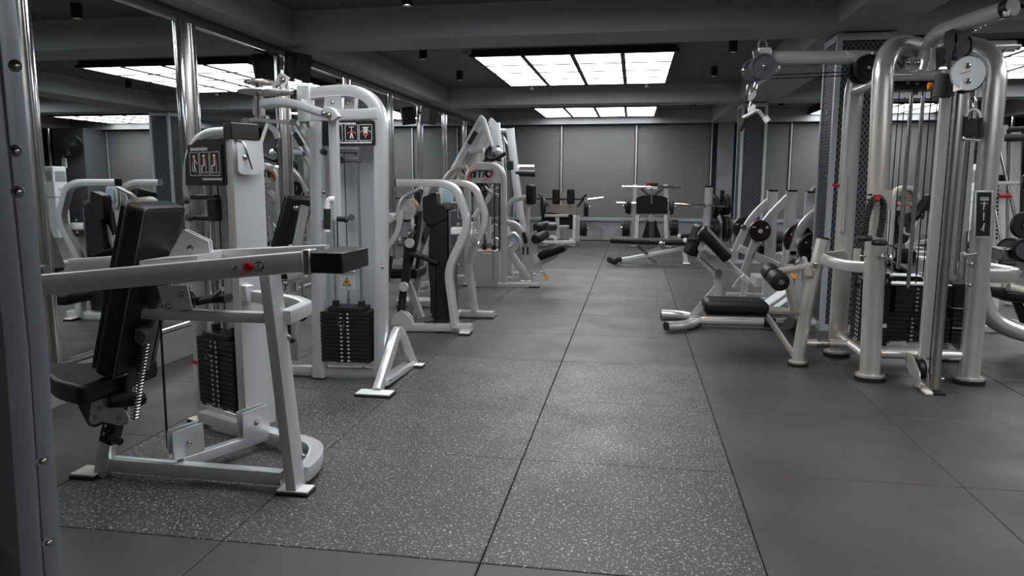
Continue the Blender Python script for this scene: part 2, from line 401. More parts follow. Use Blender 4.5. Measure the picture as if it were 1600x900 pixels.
struct('trim_62', MB().cyl((7.36, 16.15, 0), (7.36, 16.15, ZB), .04), 'chrome', label='chrome pole in the far right corner')
# ceiling light boxes
def light_box(cx, cy, label, sx=2.37, sy=2.70, z=2.85):
    t = Thing('ceiling_light_box', label, 'ceiling light', (cx, cy, z), 'rectangular light boxes in the ceiling')
    nx = ny = 4; x0, y0 = cx-sx/2, cy-sy/2; g = .055
    fr = MB(); fr.box((x0-.03, y0-.03, z+.012), (x0+sx+.03, y0+sy+.03, ZC-.0))
    t.part('housing', fr, 'frame')
    rim = MB()
    for (a, b) in (((x0-.06, y0-.06, z-.004), (x0, y0+sy+.06, z+.03)), ((x0+sx, y0-.06, z-.004), (x0+sx+.06, y0+sy+.06, z+.03)), ((x0, y0-.06, z-.004), (x0+sx, y0, z+.03)), ((x0, y0+sy, z-.004), (x0+sx, y0+sy+.06, z+.03))): rim.box(a, b)
    for i in range(1, nx): rim.box((x0+sx*i/nx-g/2, y0, z-.012), (x0+sx*i/nx+g/2, y0+sy, z+.02))
    for j in range(1, ny): rim.box((x0, y0+sy*j/ny-.020, z-.008), (x0+sx, y0+sy*j/ny+.020, z+.02))
    t.part('grid_frame', rim, 'frame')
    k = ('diff', round(sx, 2), round(sy, 2))
    if k not in SH: SH[k] = MB().box((-sx/nx/2, -sy/ny/2, 0), (sx/nx/2, sy/ny/2, .008)).mesh('diffuser', 'diff')
    for i in range(nx):
        for j in range(ny): t.inst('diffuser', SH[k], (x0+sx*(i+.5)/nx, y0+sy*(j+.5)/ny, z))
light_box(-.765, 10.31, 'large glowing light box in the ceiling over the central aisle')
light_box(-.80, 15.62, 'smaller-looking glowing light box farthest down the central aisle', sy=1.95, z=2.79)
light_box(-.765, 3.75, 'glowing light box in the ceiling close overhead, above the speckled tiles')
light_box(4.95, 10.6, 'glowing light box right of the cable station')
light_box(4.85, 15.75, 'glowing light box far off behind the mesh column', sy=1.9, z=2.79)
light_box(4.75, 4.2, 'glowing light box overhead in the right-hand bay')
light_box(4.75, -1.6, 'unseen light box added behind the viewer to light the cable station front')  # out of view, added as front fill for the cable station
# downlights
def downlight(x, y, label, zb=2.80, power=1.0):
    t = Thing('downlight', label, 'downlight', (x, y, ZC), 'black cylinder downlights')
    t.part('housing', MB().lathe([(.0001, ZC), (.047, ZC), (.047, zb), (.038, zb), (.034, zb+.02), (.0001, zb+.02)], (x, y, 0), (0, 0, 1), 20), 'dark')
    t.part('lens', MB().cyl((x, y, zb+.014), (x, y, zb+.019), .034, 16), 'bulb')
    ld = bpy.data.lights.new('downlight_lamp', 'SPOT'); ld.energy = DOWNLIGHT_W*power; ld.color = (1, .78, .58); ld.spot_size = math.radians(95); ld.spot_blend = .8; ld.shadow_soft_size = .035
    lo = bpy.data.objects.new('downlight_lamp', ld); C.objects.link(lo); lo.location = (x, y, zb-.01)
DL = [(-2.52, 8.7, 'black cylinder downlight, nearer of the two left of the light box'), (-2.52, 10.55, 'black cylinder downlight, farther of the two left of the light box'),
      (1.06, 8.8, 'black cylinder downlight, nearer of the two right of the light box'), (1.05, 10.7, 'black cylinder downlight, farther of the two right of the light box'),
      (-1.63, 11.75, 'small downlight under the beam, left of the light box centre'), (.15, 11.75, 'small downlight under the beam, right of the light box centre'),
      (-2.6, 14.6, 'distant black downlight above the leaning machine'), (1.1, 14.9, 'distant black downlight right of the far light box'),
      (-1.55, 16.45, 'downlight grazing the far beam, left one'), (.15, 16.45, 'downlight grazing the far beam, right one'),
      (-1.9, 6.1, 'downlight by the near beam, over the lat machine'), (.2, 6.1, 'downlight by the near beam, over the aisle'),
      (-2.5, 2.6, 'downlight over the shoulder press'), (1.05, 2.6, 'downlight over the near right tiles'), (-2.5, 4.6, 'downlight between shoulder press and lat machine'), (1.05, 4.6, 'downlight over the aisle left of the cable station'),
      (-2.3, .2, 'downlight behind the viewer on the left'), (.9, .2, 'downlight behind the viewer on the right'),
      (2.75, 15.0, 'distant downlight between the mesh columns'), (3.0, 8.8, 'downlight in the right bay behind the cable station'), (3.0, 3.2, 'downlight in the right bay, near'), (4.0, 11.9, 'small downlight under the right-hand beam'), (3.9, 16.45, 'downlight grazing the far beam in the right bay'), (5.8, 16.45, 'rightmost downlight grazing the far beam')]
for a in DL: downlight(*a)
for k, (x, y) in enumerate(((-2.08, 9.05), (-2.1, 11.0), (1.12, 9.6), (1.1, 11.3))):
    solo('ceiling_sensor', MB().lathe([(.0001, ZC+.001), (.035, ZC+.001), (.03, ZC-.012), (.0001, ZC-.014)], (x, y, 0), (0, 0, 1), 14), 'dark', 'small black round sensor flush in the ceiling, ' + ('left and nearer', 'left and farther', 'right and nearer', 'right and farther')[k] + ' beside the light box', 'sensor', 'ceiling sensors')
# mesh-clad columns
def mesh_column(x0, x1, y0, y1, label, pitch):
    t = Thing('mesh_clad_column', label, 'column', ((x0+x1)/2, (y0+y1)/2, 0)); H = ZB-.004
    t.part('core', MB().box((x0+.045, y0+.045, 0), (x1-.045, y1-.045, H)), 'colcore')
    fr = MB()
    for x in (x0, x1):
        for y in (y0, y1): fr.obox((x+(.022 if x == x0 else -.022), y+(.022 if y == y0 else -.022), H/2), .044, .044, H)
    for z in (.03, H-.04):
        for y in (y0, y1): fr.obox(((x0+x1)/2, y+(.018 if y == y0 else -.018), z), x1-x0-.06, .036, .06)
        for x in (x0, x1): fr.obox((x+(.018 if x == x0 else -.018), (y0+y1)/2, z), .036, y1-y0-.06, .06)
    t.part('corner_frame', fr, 'alu')
    wm = MB(); a0, b0 = .046, .07
    def face(o, u, wd):
        n = V(u).cross(V((0, 0, 1))); L = wd-2*a0; z0, z1 = b0, H-b0; sl = 1.45
        for sgn in (1, -1):
            c = -H*1.2
            while c < L+H*1.2:
                # line x = c + sgn*(z-z0)/sl clipped to the panel
                za, zb_ = z0, z1; xa, xb = c, c+sgn*(z1-z0)/sl
                def clip(xv): return z0+(xv-c)*sl*sgn
                pts = []
                lo, hi = sorted((clip(0), clip(L))); lo = max(lo, z0); hi = min(hi, z1)
                if hi-lo > .01:
                    p = V(o)+V(u)*(a0+c+sgn*(lo-z0)/sl)+V((0, 0, lo)); q = V(o)+V(u)*(a0+c+sgn*(hi-z0)/sl)+V((0, 0, hi))
                    wm.tube([p, q], .0075, .004, n=n, rr=.001) if False else wm.obox((p+q)/2, (q-p).length, .004, .0075, q-p, n.cross(q-p))
                c += pitch
    face((x0, y0+.014, 0), (1, 0, 0), x1-x0); face((x0+.014, y1, 0), (0, -1, 0), y1-y0)
    face((x1, y1-.014, 0), (-1, 0, 0), x1-x0); face((x1-.014, y0, 0), (0, 1, 0), y1-y0)
    t.part('expanded_mesh', wm, 'wire', kind='stuff')
mesh_column(1.715, 2.20, 6.95, 7.42, 'near square column clad in grey diamond mesh behind the cable station', .040)
mesh_column(1.71, 2.12, 12.65, 13.15, 'far square column clad in grey diamond mesh beside the stone pilaster', .045)
# ================================================================ machine helpers
def stack(T, c, u, n, w, d, z0, pitch, ztop, collar=True, head=.72, rods=True):
    u = V((u[0], u[1], 0)).normalized(); v = V((-u.y, u.x, 0)); ang = math.atan2(u.y, u.x); h = pitch-.0022
    k = ('wp', round(w, 3), round(d, 3), round(pitch, 4))
    if k not in SH:
        b = MB(); e = .003
        b.obox((0, 0, h/2), w, d, h-2*e); b.obox((0, 0, h/2), w-2*e, d-2*e, h)
        b.mat(1); b.obox((0, -d/2-.002, h/2), w*.20, .006, h*.98)
        b.mat(2); b.obox((-w*.07, -d/2-.006, h/2), w*.045, .003, h*.42); b.obox((w*.07, -d/2-.006, h/2), w*.045, .003, h*.42)
        SH[k] = b.mesh('weight_plate', ['plate', 'plastic', 'silverplate'])
    for i in range(n): T.inst('weight_plate', SH[k], (c[0], c[1], z0+i*pitch), rz=ang)
    z1 = z0+n*pitch; P = lambda a, b, z: V((c[0], c[1], z))+u*a+v*b
    T.part('head_plate', MB().obox((c[0], c[1], z1+.014), w*head, d*.9, .026, u), 'plate', bevel=.002)
    for sgn in ((-1, 1) if rods else ()):
        T.part('guide_rod', MB().cyl(P(sgn*w*.27, 0, z0-.05), P(sgn*w*.27, 0, ztop), .0105, 12), 'chrome')
        if collar: T.part('rod_collar', MB().cyl(P(sgn*w*.27, 0, z1+.028), P(sgn*w*.27, 0, z1+.062), .024, 16), 'rubber')
    sel = T.part('selector_stem', MB().cyl(P(0, 0, z1+.02), P(0, 0, z1+.13), .008, 10).cyl(P(0, 0, z1+.055), P(0, 0, z1+.085), .013, 10), 'steel')
    T.part('cable', MB().cyl(P(0, 0, z1+.12), P(0, 0, ztop), .0035, 8), 'cable')
    pin = MB().cyl(P(0, -d/2-.001, z1-pitch*2.4), P(0, -d/2-.045, z1-pitch*2.4), .010, 10)
    T.part('selector_pin', pin, 'plastic')
    T.part('pin_cord', MB().tube([P(0, -d/2-.03, z1-pitch*2.4), P(w*.06, -d/2-.05, z1-pitch*3.6), P(-w*.05, -d/2-.045, z1-pitch*4), P(-w*.13, -d/2-.02, z1-pitch*2.2), P(-w*.02, -d/2-.012, z1+.02)], .006, shape='round', sides=6, fil=.03), 'cable')
    for a in (-w*.30, w*.30, 0): T.part('stack_buffer', MB().obox(P(a, -d*.25, z0-.013), w*.18, .05, .024, u), 'white' if collar else 'rubber', bevel=.003)
def pad(T, name, c, L, W, t, ax, nz, m='vinyl', parent=None, bev=.022, piping=False, label=None):
    """cushion: L along ax, W across, t along nz"""
    ax = V(ax).normalized(); nz = V(nz); nz = (nz-ax*nz.dot(ax)).normalized(); ay = nz.cross(ax)
    o = T.part(name, MB().obox(c, L, W, t, ax, nz), m, parent=parent, bevel=min(bev, t*.45), bseg=3, label=label)
    T.part('pad_backing', MB().obox(V(c)-nz*(t/2+.006), L*.94, W*.9, .014, ax, nz), 'plastic', parent=o)
    if piping:
        for sgn in ((1, -1) if piping == 2 else (1,)):
            z = V(c)+nz*(t/2-.004)*sgn; a, b = ax*(L/2-.006), ay*(W/2-.006)
            T.part('piping', MB().tube([z-a-b, z+a-b, z+a+b, z-a+b], .006, shape='round', sides=6, fil=.03, closed=False), 'gplastic', parent=o)
    return o
def roller(T, name, a, b, r, parent=None, m='vinyl', cap='plastic'):
    a, b = V(a), V(b); d = (b-a).normalized(); L = (b-a).length; e = min(.018, r*.4)
    o = T.part(name, MB().lathe([(.0001, 0), (r-e, 0), (r-.004, e*.4), (r, e), (r, L-e), (r-.004, L-e*.4), (r-e, L), (.0001, L)], a, d, 24), m, parent=parent)
    T.part('end_cap', MB().lathe([(.0001, -.005), (r*.72, -.004), (r*.76, .002)], a, d, 20), cap, parent=o); T.part('end_cap', MB().lathe([(.0001, L+.005), (r*.72, L+.004), (r*.76, L-.002)], a, d, 20), cap, parent=o)
    return o
def pulley(T, c, ax, r, t=.028, parent=None, m='plastic'):
    c = V(c); ax = V(ax).normalized()
    o = T.part('pulley', MB().lathe([(.0001, -t/2), (r*.25, -t/2), (r*.3, -t*.3), (r*.8, -t*.3), (r*.86, -t/2), (r, -t/2), (r*.9, 0), (r, t/2), (r*.86, t/2), (r*.8, t*.3), (r*.3, t*.3), (r*.25, t/2), (.0001, t/2)], c, ax, 26), m, parent=parent)
    T.bolt(c-ax*(t/2), -ax, .009, parent=o); T.bolt(c+ax*(t/2), ax, .009, parent=o); return o
def disc_weight(T, name, c, ax, r, t, parent=None, mats='plate', label=None):
    c = V(c); ax = V(ax).normalized(); h = t/2
    p = [(.028, -h), (r*.30, -h), (r*.34, -h*.5), (r*.82, -h*.5), (r*.86, -h), (r*.97, -h), (r, -h*.7), (r, h*.7), (r*.97, h), (r*.86, h), (r*.82, h*.5), (r*.34, h*.5), (r*.30, h), (.028, h), (.028, -h)]
    return T.part(name, MB().lathe(p, c, ax, 32), mats, parent=parent, label=label)
def placard(T, o, u, zc, w, h, icons, header=True, parent=None, up=(0, 0, 1), mt='plastic', frame=False, col=None):
    """flat printed instruction board: o centre, u across; faces u x up"""
    u = V(u).normalized(); up = V(up); n = u.cross(up).normalized(); o = V(o)
    P = lambda a, b, e=0.0: o+u*a+up*b+n*(.004+e)
    bd = T.part('placard', MB().plate([P(-w/2, -h/2, -.004), P(w/2, -h/2, -.004), P(w/2, h/2, -.004), P(-w/2, h/2, -.004)], .006, n, rad=.0 if frame else .012), mt, parent=parent, label='black printed instruction board')
    k = MB(); r = MB()
    def ln(b, pts, t): b.tube([P(*q) for q in pts], t, .0012, n=n, rr=.0003)
    def bar(b, a, c, ww, hh): b.obox(P(a, c, .0002), ww, hh, .001, u, n)
    for (cx, cy, iw, ih, pose) in icons:
        if iw: k.tube([P(cx+a*iw/2, cy+c*ih/2) for a, c in ((-1, -1), (1, -1), (1, 1), (-1, 1))], .003, .0012, n=n, fil=.006, seg=3, closed=True, rr=.0004)
        s = ih/2*.9 if ih else .05
        if pose == 'stand':
            k.ball(P(cx, cy+s*.72), s*.13, 8); ln(k, [(cx, cy+s*.6), (cx, cy)], s*.22); ln(k, [(cx, cy), (cx-s*.22, cy-s*.8)], s*.13); ln(k, [(cx, cy), (cx+s*.22, cy-s*.8)], s*.13)
            ln(k, [(cx, cy+s*.5), (cx+s*.5, cy)], s*.11); ln(r, [(cx, cy+s*.45), (cx-s*.35, cy+s*.1)], s*.2); ln(k, [(cx-s*.35, cy+s*.1), (cx-s*.42, cy-s*.7)], s*.07)
        elif pose == 'sit':
            k.ball(P(cx-s*.05, cy+s*.75), s*.14, 8); ln(k, [(cx-s*.05, cy+s*.6), (cx-s*.1, cy-s*.15)], s*.26); ln(k, [(cx-s*.1, cy-s*.15), (cx-s*.5, cy-s*.2), (cx-s*.48, cy-s*.8)], s*.16)
            ln(r, [(cx+s*.05, cy+s*.65), (cx+s*.28, cy+s*.2)], s*.2); ln(k, [(cx-s*.5, cy-s*.85), (cx+s*.55, cy-s*.8)], s*.08); ln(k, [(cx+s*.2, cy-s*.7), (cx+s*.2, cy+s*.1)], s*.08)
        elif pose == 'pull':
            ln(k, [(cx-s*.4, cy+s*.8), (cx+s*.4, cy+s*.8)], s*.1); ln(k, [(cx, cy+s*.8), (cx, cy+s*.1)], s*.09); ln(r, [(cx-s*.5, cy+s*.0), (cx-s*.25, cy+s*.12), (cx+s*.25, cy+s*.12), (cx+s*.5, cy)], s*.16)
            ln(k, [(cx, cy+s*.05), (cx-s*.2, cy-s*.8)], s*.16); ln(k, [(cx, cy+s*.05), (cx+s*.2, cy-s*.8)], s*.16); ln(k, [(cx-s*.5, cy), (cx-s*.62, cy-s*.15)], s*.08); ln(k, [(cx+s*.5, cy), (cx+s*.62, cy-s*.15)], s*.08)
        elif pose == 'hang':
            ln(k, [(cx-s*.5, cy+s*.75), (cx+s*.5, cy+s*.75)], s*.08)
            for q in (-.25, 0, .25): ln(k, [(cx+q*s, cy+s*.7), (cx+q*s*.8, cy-s*.1)], s*.15)
            ln(r, [(cx-s*.3, cy-s*.1), (cx-s*.25, cy-s*.35), (cx+s*.25, cy-s*.35), (cx+s*.3, cy-s*.1)], s*.22); ln(k, [(cx, cy-s*.4), (cx, cy-s*.75)], s*.08)
            ln(k, [(cx-s*.8, cy), (cx-s*.4, cy+s*.35)], s*.05); ln(k, [(cx+s*.8, cy), (cx+s*.4, cy+s*.35)], s*.05)
        elif pose == 'cross':
            k.ball(P(cx, cy+s*.7), s*.15, 8); ln(k, [(cx-s*.7, cy+s*.45), (cx+s*.7, cy+s*.45)], s*.13); ln(k, [(cx, cy+s*.5), (cx, cy-s*.1)], s*.3); ln(k, [(cx, cy-s*.1), (cx-s*.1, cy-s*.8)], s*.18)
        elif pose == 'side':
            k.ball(P(cx, cy+s*.7), s*.15, 8); ln(k, [(cx, cy+s*.55), (cx+s*.02, cy-s*.1)], s*.26); ln(k, [(cx, cy-s*.1), (cx-s*.02, cy-s*.8)], s*.18)
        elif pose == 'lunge':
            k.ball(P(cx+s*.15, cy+s*.7), s*.15, 8); ln(k, [(cx+s*.12, cy+s*.55), (cx, cy)], s*.28); ln(k, [(cx, cy), (cx-s*.45, cy-s*.5)], s*.17); ln(k, [(cx, cy), (cx+s*.1, cy-s*.7)], s*.17)
    if header:
        for (a, c, ww, hh) in header:
            # broken bar that reads as a line of small lettering
            x = a-ww/2; i = 0
            while x < a+ww/2:
                q = hh*(.5+.5*((i*7) % 5)/4); bar(k, x+q/2, c, q, hh*(.8 if i % 3 else 1)); x += q+hh*.22; i += 1
    if k.f: T.part('print', k, 'print' if col is None else col, parent=bd, label='white lettering and figures', kind='stuff')
    if r.f: T.part('print_accent', r, 'printred', parent=bd, label='red muscle highlights', kind='stuff')
    return bd
def poly(T, name, pts, t, n, m, rad=.01, parent=None, bolts=(), bd=None, label=None):
    o = T.part(name, MB().plate(pts, t, n, rad), m, parent=parent, label=label)
    for p in bolts: T.bolt(V(p)+V(bd or n).normalized()*t/2, bd or n, .010, parent=o)
    return o
# ================================================================ foreground post, left edge of the frame
T = Thing('gym_machine_upright', 'tall pale grey steel upright with bolts, cut off by the left edge', 'machine frame', (-1.30, 1.3, 0))
T.part('upright', MB().tube([(-1.365, 1.3, .0), (-1.340, 1.31, 1.0), (-1.340, 1.3, 2.3)], .17, .10, n=(0, -1, 0), rr=.045, sides=20), 'postgrey')
T.part('side_rail', MB().tube([(-1.285, 1.335, .0), (-1.262, 1.345, 1.0), (-1.255, 1.335, 2.3)], .016, .05, n=(0, -1, 0), rr=.004), 'postgrey')
for p in ((-1.16, 1.25, 1.565), (-1.177, 1.25, 1.407), (-1.181, 1.25, 1.329)): T.bolt(p, (0.5, -1, 0), .008)
for p in ((-1.237, 1.3, 0.573), (-1.232, 1.3, 0.759)): T.bolt(p, (1, -.6, 0), .008)
T.part('lower_clamp', MB().box((-1.42, 1.18, .40), (-1.31, 1.26, .60)), 'gplastic', bevel=.01)
T.foot((-1.33, 1.3), .3, .3)
# ================================================================ shoulder press (foreground left)
YM = 2.85
T = Thing('shoulder_press_machine', 'grey shoulder press machine in the foreground with black seat and weight tower', 'exercise machine', (-1.9, 3.1, 0))
T.part('base_bar', MB().tube([(-2.38, 2.88, .055), (-1.50, 2.86, .055)], .055, .062, n=(0, 0, 1)), 'silver')
T.foot((-2.46, 2.86), .13, .12); T.foot((-1.43, 2.835), .15, .09)
T.part('front_leg', MB().tube([(-1.515, YM, 1.0), (-1.435, YM, .02)], .105, .048, n=(1, 0, 0)), 'silver')
T.bolt((-1.447, 2.86, .69), (1, 0, 0), .010); T.bolt((-1.412, 2.88, .15), (1, 0, 0), .010)
T.part('curved_base_rail', MB().tube([(-1.43, 2.90, .06), (-1.425, 3.02, .06), (-1.50, 3.22, .06), (-1.72, 3.30, .06), (-2.33, 3.575, .06)], .07, .065, n=(0, 0, 1), fil=.14), 'silver')
T.part('cross_rail', MB().tube([(-2.02, 2.90, .075), (-1.80, 3.34, .075)], .05, .05, n=(0, 0, 1)), 'silver')
T.part('upper_rail', MB().tube([(-2.13, YM, .775), (-1.53, YM, .775)], .05, .045, n=(0, 0, 1)), 'silver')
T.part('elbow_rail', MB().tube([(-1.47, 2.88, .77), (-1.485, 3.14, .77), (-1.60, 3.26, .77), (-1.90, 3.42, .77)], .055, .06, n=(0, 0, 1), fil=.05), 'silver')
# seat post (perforated sleeve), seat, back pad
pa, pb = V((-2.40, YM+.01, .01)), V((-2.075, YM+.01, 1.0)); pd = (pb-pa).normalized()
T.part('seat_post', MB().tube([pa, pb], .055, .055, n=(0, 1, 0)), 'silver')
T.part('adjustment_sleeve', MB().tube([pa+pd*.17, pa+pd*.60], .070, .064, n=(0, 1, 0)), 'plastic')
hl = MB()
for i in range(9): hl.obox(pa+pd*(.22+i*.04)+V((-.012, -.0365, 0)), .012, .006, .008, pd, (0, 1, 0))
T.part('sleeve_holes', hl, 'silverplate', kind='stuff')
T.part('lock_knob', MB().cyl(pa+pd*.20+V((.02, -.02, 0)), pa+pd*.20+V((.085, -.05, -.01)), .017, 14), 'rubber')
bp = T.part('seat_bracket', MB().plate([(-2.382, 2.79, 0.281), (-2.357, 2.79, 0.27), (-2.32, 2.79, 0.29), (-2.226, 2.79, 0.275), (-2.194, 2.79, 0.283), (-2.179, 2.79, 0.307), (-2.195, 2.79, 0.344), (-2.268, 2.79, 0.382), (-2.287, 2.79, 0.416), (-2.323, 2.79, 0.434), (-2.354, 2.79, 0.406)], .008, (0, 1, 0), .012), 'shade')
for p in ((-2.326, 2.785, 0.398), (-2.323, 2.785, 0.351), (-2.353, 2.785, 0.308), (-2.232, 2.785, 0.312), (-2.195, 2.785, 0.299)): T.bolt(p, (0, -1, 0), .008, parent=bp)
T.part('seat_bracket', MB().plate([(-2.546, 2.92, 0.315), (-2.501, 2.92, 0.218), (-2.461, 2.92, 0.208), (-2.409, 2.92, 0.236), (-2.384, 2.92, 0.33), (-2.413, 2.92, 0.374)], .008, (0, 1, 0), .012), 'gplastic')
zs = .505
seat = T.part('seat', MB().plate([(-2.245, 2.60, zs-.045), (-2.44, 2.675, zs-.045), (-2.54, 2.755, zs-.045), (-2.80, 2.77, zs-.045), (-2.80, 2.95, zs-.045), (-2.54, 2.965, zs-.045), (-2.44, 3.045, zs-.045), (-2.245, 3.12, zs-.045)], .09, (0, 0, 1), .05, 5), 'vinyl', bevel=.018, bseg=3)
T.part('piping', MB().tube([(-2.25, 2.61, zs-.006), (-2.44, 2.682, zs-.006), (-2.54, 2.76, zs-.006), (-2.795, 2.776, zs-.006), (-2.795, 2.944, zs-.006)], .006, shape='round', sides=6, fil=.04), 'gplastic', parent=seat)
dz = V((.21, 0, .735)).normalized(); nb = V((.735, 0, -.21)).normalized()
bc = V((-2.135, YM+.01, .885))
back = pad(T, 'backrest', bc, .775, .29, .105, dz, nb, bev=.03, piping=1)
T.part('backrest_bar', MB().tube([bc+nb*.085-dz*.36, bc+nb*.085+dz*.10], .05, .035, n=nb), 'gplastic')
T.part('backrest_bracket', MB().plate([(-2.288, 2.83, 0.54), (-2.213, 2.83, 0.572), (-2.203, 2.83, 0.499), (-2.281, 2.83, 0.475)], .05, (0, 1, 0), .006), 'shade')
# spring strut and rubber roller behind the post
T.part('spring_bracket', MB().plate([(-2.106, 2.8, 0.721), (-2.076, 2.8, 0.713), (-2.056, 2.8, 0.694), (-2.064, 2.8, 0.665), (-2.087, 2.8, 0.647), (-2.116, 2.8, 0.675)], .06, (0, 1, 0), .004), 'gplastic')
T.part('coil_spring', MB().spring((-2.106, 2.83, 0.652), (-2.187, 2.83, 0.302), .018, .0042, 24), 'chrome')
T.part('spring_core', MB().cyl((-2.105, 2.83, 0.657), (-2.191, 2.83, 0.29), .005), 'gplastic')
roller(T, 'rubber_roller', (-2.26, 2.75, .40), (-2.17, 2.88, .375), .033)
# lever arm with two long beams and a counterweight at the right end
arm = T.part('press_arm', MB().tube([(-2.375, 2.53, .936), (-1.285, 2.70, 1.036)], .05, .082, n=(0, 0, 1), rr=.008), 'silver')
T.part('press_arm_far', MB().tube([(-1.285, 2.93, 1.045), (-2.0, 2.97, 1.0), (-2.75, 3.20, .93)], .045, .078, n=(0, 0, 1), rr=.008, fil=.1), 'silver')
T.part('arm_bridge', MB().plate([(-1.95, 2.62, 1.02), (-1.72, 2.66, 1.04), (-1.78, 2.96, 1.035), (-1.98, 2.98, 1.015)], .03, (0, 0, 1)), 'silver')
T.part('arm_end_bracket', MB().obox((-1.255, 2.69, 1.038), .03, .07, .10), 'steel', bevel=.006)
T.part('counterweight', MB().box((-1.245, 2.68, .992), (-1.115, 2.965, 1.075)), 'plastic', bevel=.006, label='matt black counterweight block')
hg = T.part('handle', MB().tube([(-2.62, 2.62, .985), (-2.355, 2.60, .992)], .040, shape='round'), 'gplastic')
bz = (0, -1, 0)
for p in ((-1.54, 2.645, 1.013), (-1.445, 2.645, 1.02)): T.bolt(p, bz, .014, parent=arm)
T.part('emblem', MB().lathe([(.0001, 0), (.021, 0), (.021, .005), (.0001, .006)], (-1.49, 2.639, 1.016), bz, 24), 'red', parent=arm, label='round red badge')
T.part('emblem_ring', MB().lathe([(.014, .006), (.016, .0075), (.018, .006)], (-1.49, 2.639, 1.016), bz, 24).obox((-1.486, 2.632, 1.016), .003, .001, .014), 'printred', parent=arm)
# cable guide plates above the rail and the black rubber stop with its rod
poly(T, 'guide_plate', [(-1.866, 2.8, 1.151), (-1.755, 2.8, 1.102), (-1.748, 2.8, 1.032), (-1.95, 2.8, 1.023)], .008, (0, 1, 0), 'silver', .004, bolts=[(-1.839, 2.8, 1.071)], bd=bz)
poly(T, 'guide_plate', [(-1.92, 2.9, 1.147), (-1.802, 2.9, 1.096), (-1.801, 2.9, 1.023), (-1.994, 2.9, 1.011)], .008, (0, 1, 0), 'silver', .004)
poly(T, 'guide_plate', [(-2.006, 2.8, 0.906), (-1.865, 2.8, 0.912), (-1.848, 2.8, 0.807), (-1.978, 2.8, 0.801)], .008, (0, 1, 0), 'silver', .004, bolts=[(-1.894, 2.8, 0.875), (-1.958, 2.8, 0.821)], bd=bz)
poly(T, 'guide_plate', [(-2.051, 2.88, 0.896), (-1.906, 2.88, 0.9), (-1.892, 2.88, 0.792), (-2.022, 2.88, 0.785)], .008, (0, 1, 0), 'silver', .004)
pulley(T, (-1.905, 2.84, 0.838), (0, 1, 0), .045)
T.part('rubber_stop', MB().tube([(-1.845, 2.85, 0.838), (-1.781, 2.85, 0.851), (-1.709, 2.85, 0.853)], .07, .035, n=(0, 0, 1), rr=.012), 'rubber')
T.part('stop_rod', MB().tube([(-1.839, 2.85, 0.838), (-1.778, 2.85, 0.851), (-1.751, 2.85, 0.891), (-1.749, 2.85, 1.021)], .016, shape='round', fil=.03, sides=8), 'steel')
T.part('stop_flap', MB().tube([(-1.809, 2.8, 0.853), (-1.752, 2.8, 0.863), (-1.703, 2.8, 0.9)], .035, .012, n=(0, -.4, 1), fil=.02), 'gplastic')
# pulley plates at both ends of the cross rail and the long cables
for c0 in ((-2.01, 2.93), (-1.845, 3.24)):
    for off in (-.022, .022):
        d = V((.22, .44, 0)).normalized(); nn = V((d.y, -d.x, 0)); o = V((c0[0], c0[1], .165))+nn*off
        poly(T, 'pulley_plate', [o-d*.075-V((0, 0, .065)), o+d*.075-V((0, 0, .065)), o+d*.075+V((0, 0, .075)), o-d*.075+V((0, 0, .065))], .007, nn, 'silver', .006, bolts=[o] if off > 0 else (), bd=nn)
    pulley(T, (c0[0], c0[1], .17), (.44, -.22, 0), .05)
T.part('cable', MB().cyl((-2.046, 2.86, 0.774), (-2.069, 2.88, 0.147), .0055, 8), 'cable')
T.part('cable', MB().cyl((-1.93, 3.62, .2), (-1.955, 3.62, 1.44), .006, 8), 'cable')
# weight tower, turned a little towards the seat
T0, tu = V((-2.40, 3.62, 0)), V((.9, -.436, 0)); tv = V((.436, .9, 0))
def TP(a, b, z): return T0+tu*a+tv*b+V((0, 0, z))
T.part('tower_frame', MB().tube([TP(.025, .03, .02), TP(.025, .03, 1.615), TP(.40, .03, 1.62)], .10, .045, n=tu*-1, fil=.26, seg=9), 'silver') if False else None
T.part('tower_frame', MB().tube([TP(.022, .03, .02), TP(.022, .03, 1.60), TP(.40, .03, 1.60)], .045, .07, n=-tv, fil=.30, seg=10), 'silver')
T.part('tower_column', MB().tube([TP(.428, .09, .05), TP(.428, .09, 1.56)], .185, .068, n=tu, rr=.006), 'silver')
T.part('column_cap', MB().obox(TP(.432, .075, 1.60), .072, .16, .085, tu), 'plastic', bevel=.006)
T.part('back_sheet', MB().obox(TP(.22, .13, .85), .40, .012, 1.42, tu), 'sheet')
T.part('tower_foot_bar', MB().obox(TP(.22, .03, .09), .42, .06, .06, tu), 'silver', bevel=.006)
T.foot((-2.40, 3.63), .12, .08, tu)
stack(T, TP(.21, .07, 0)[:2], tu, 14, .33, .15, .135, .0268, 1.35)
def tower_sign():
    pts = [TP(a, .0, z) for a, z in ((.035, 1.33), (.41, 1.33), (.41, 1.565), (.17, 1.565), (.09, 1.53), (.045, 1.46))]
    o = T.part('placard', MB().plate(pts, .012, -tv, .01), 'plastic', label='black curved-corner instruction board')
    return o
sg = tower_sign()
placard(T, TP(.235, -.010, 1.44), tu, 0, .30, .20, [(-.092, .0, .082, .118, 'stand'), (-.0, .0, .082, .118, 'sit'), (.092, .0, .082, .118, 'sit')], [(-.05, .076, .14, .018), (.06, -.078, .17, .012)], mt='plastic')
br = T.part('rod_bracket', MB().obox(TP(.20, .0, 1.27), .20, .05, .028, tu).obox(TP(.21, .0, 1.16), .20, .05, .028, tu).obox(TP(.28, .0, 1.215), .06, .05, .10, tu), 'plastic', bevel=.006)
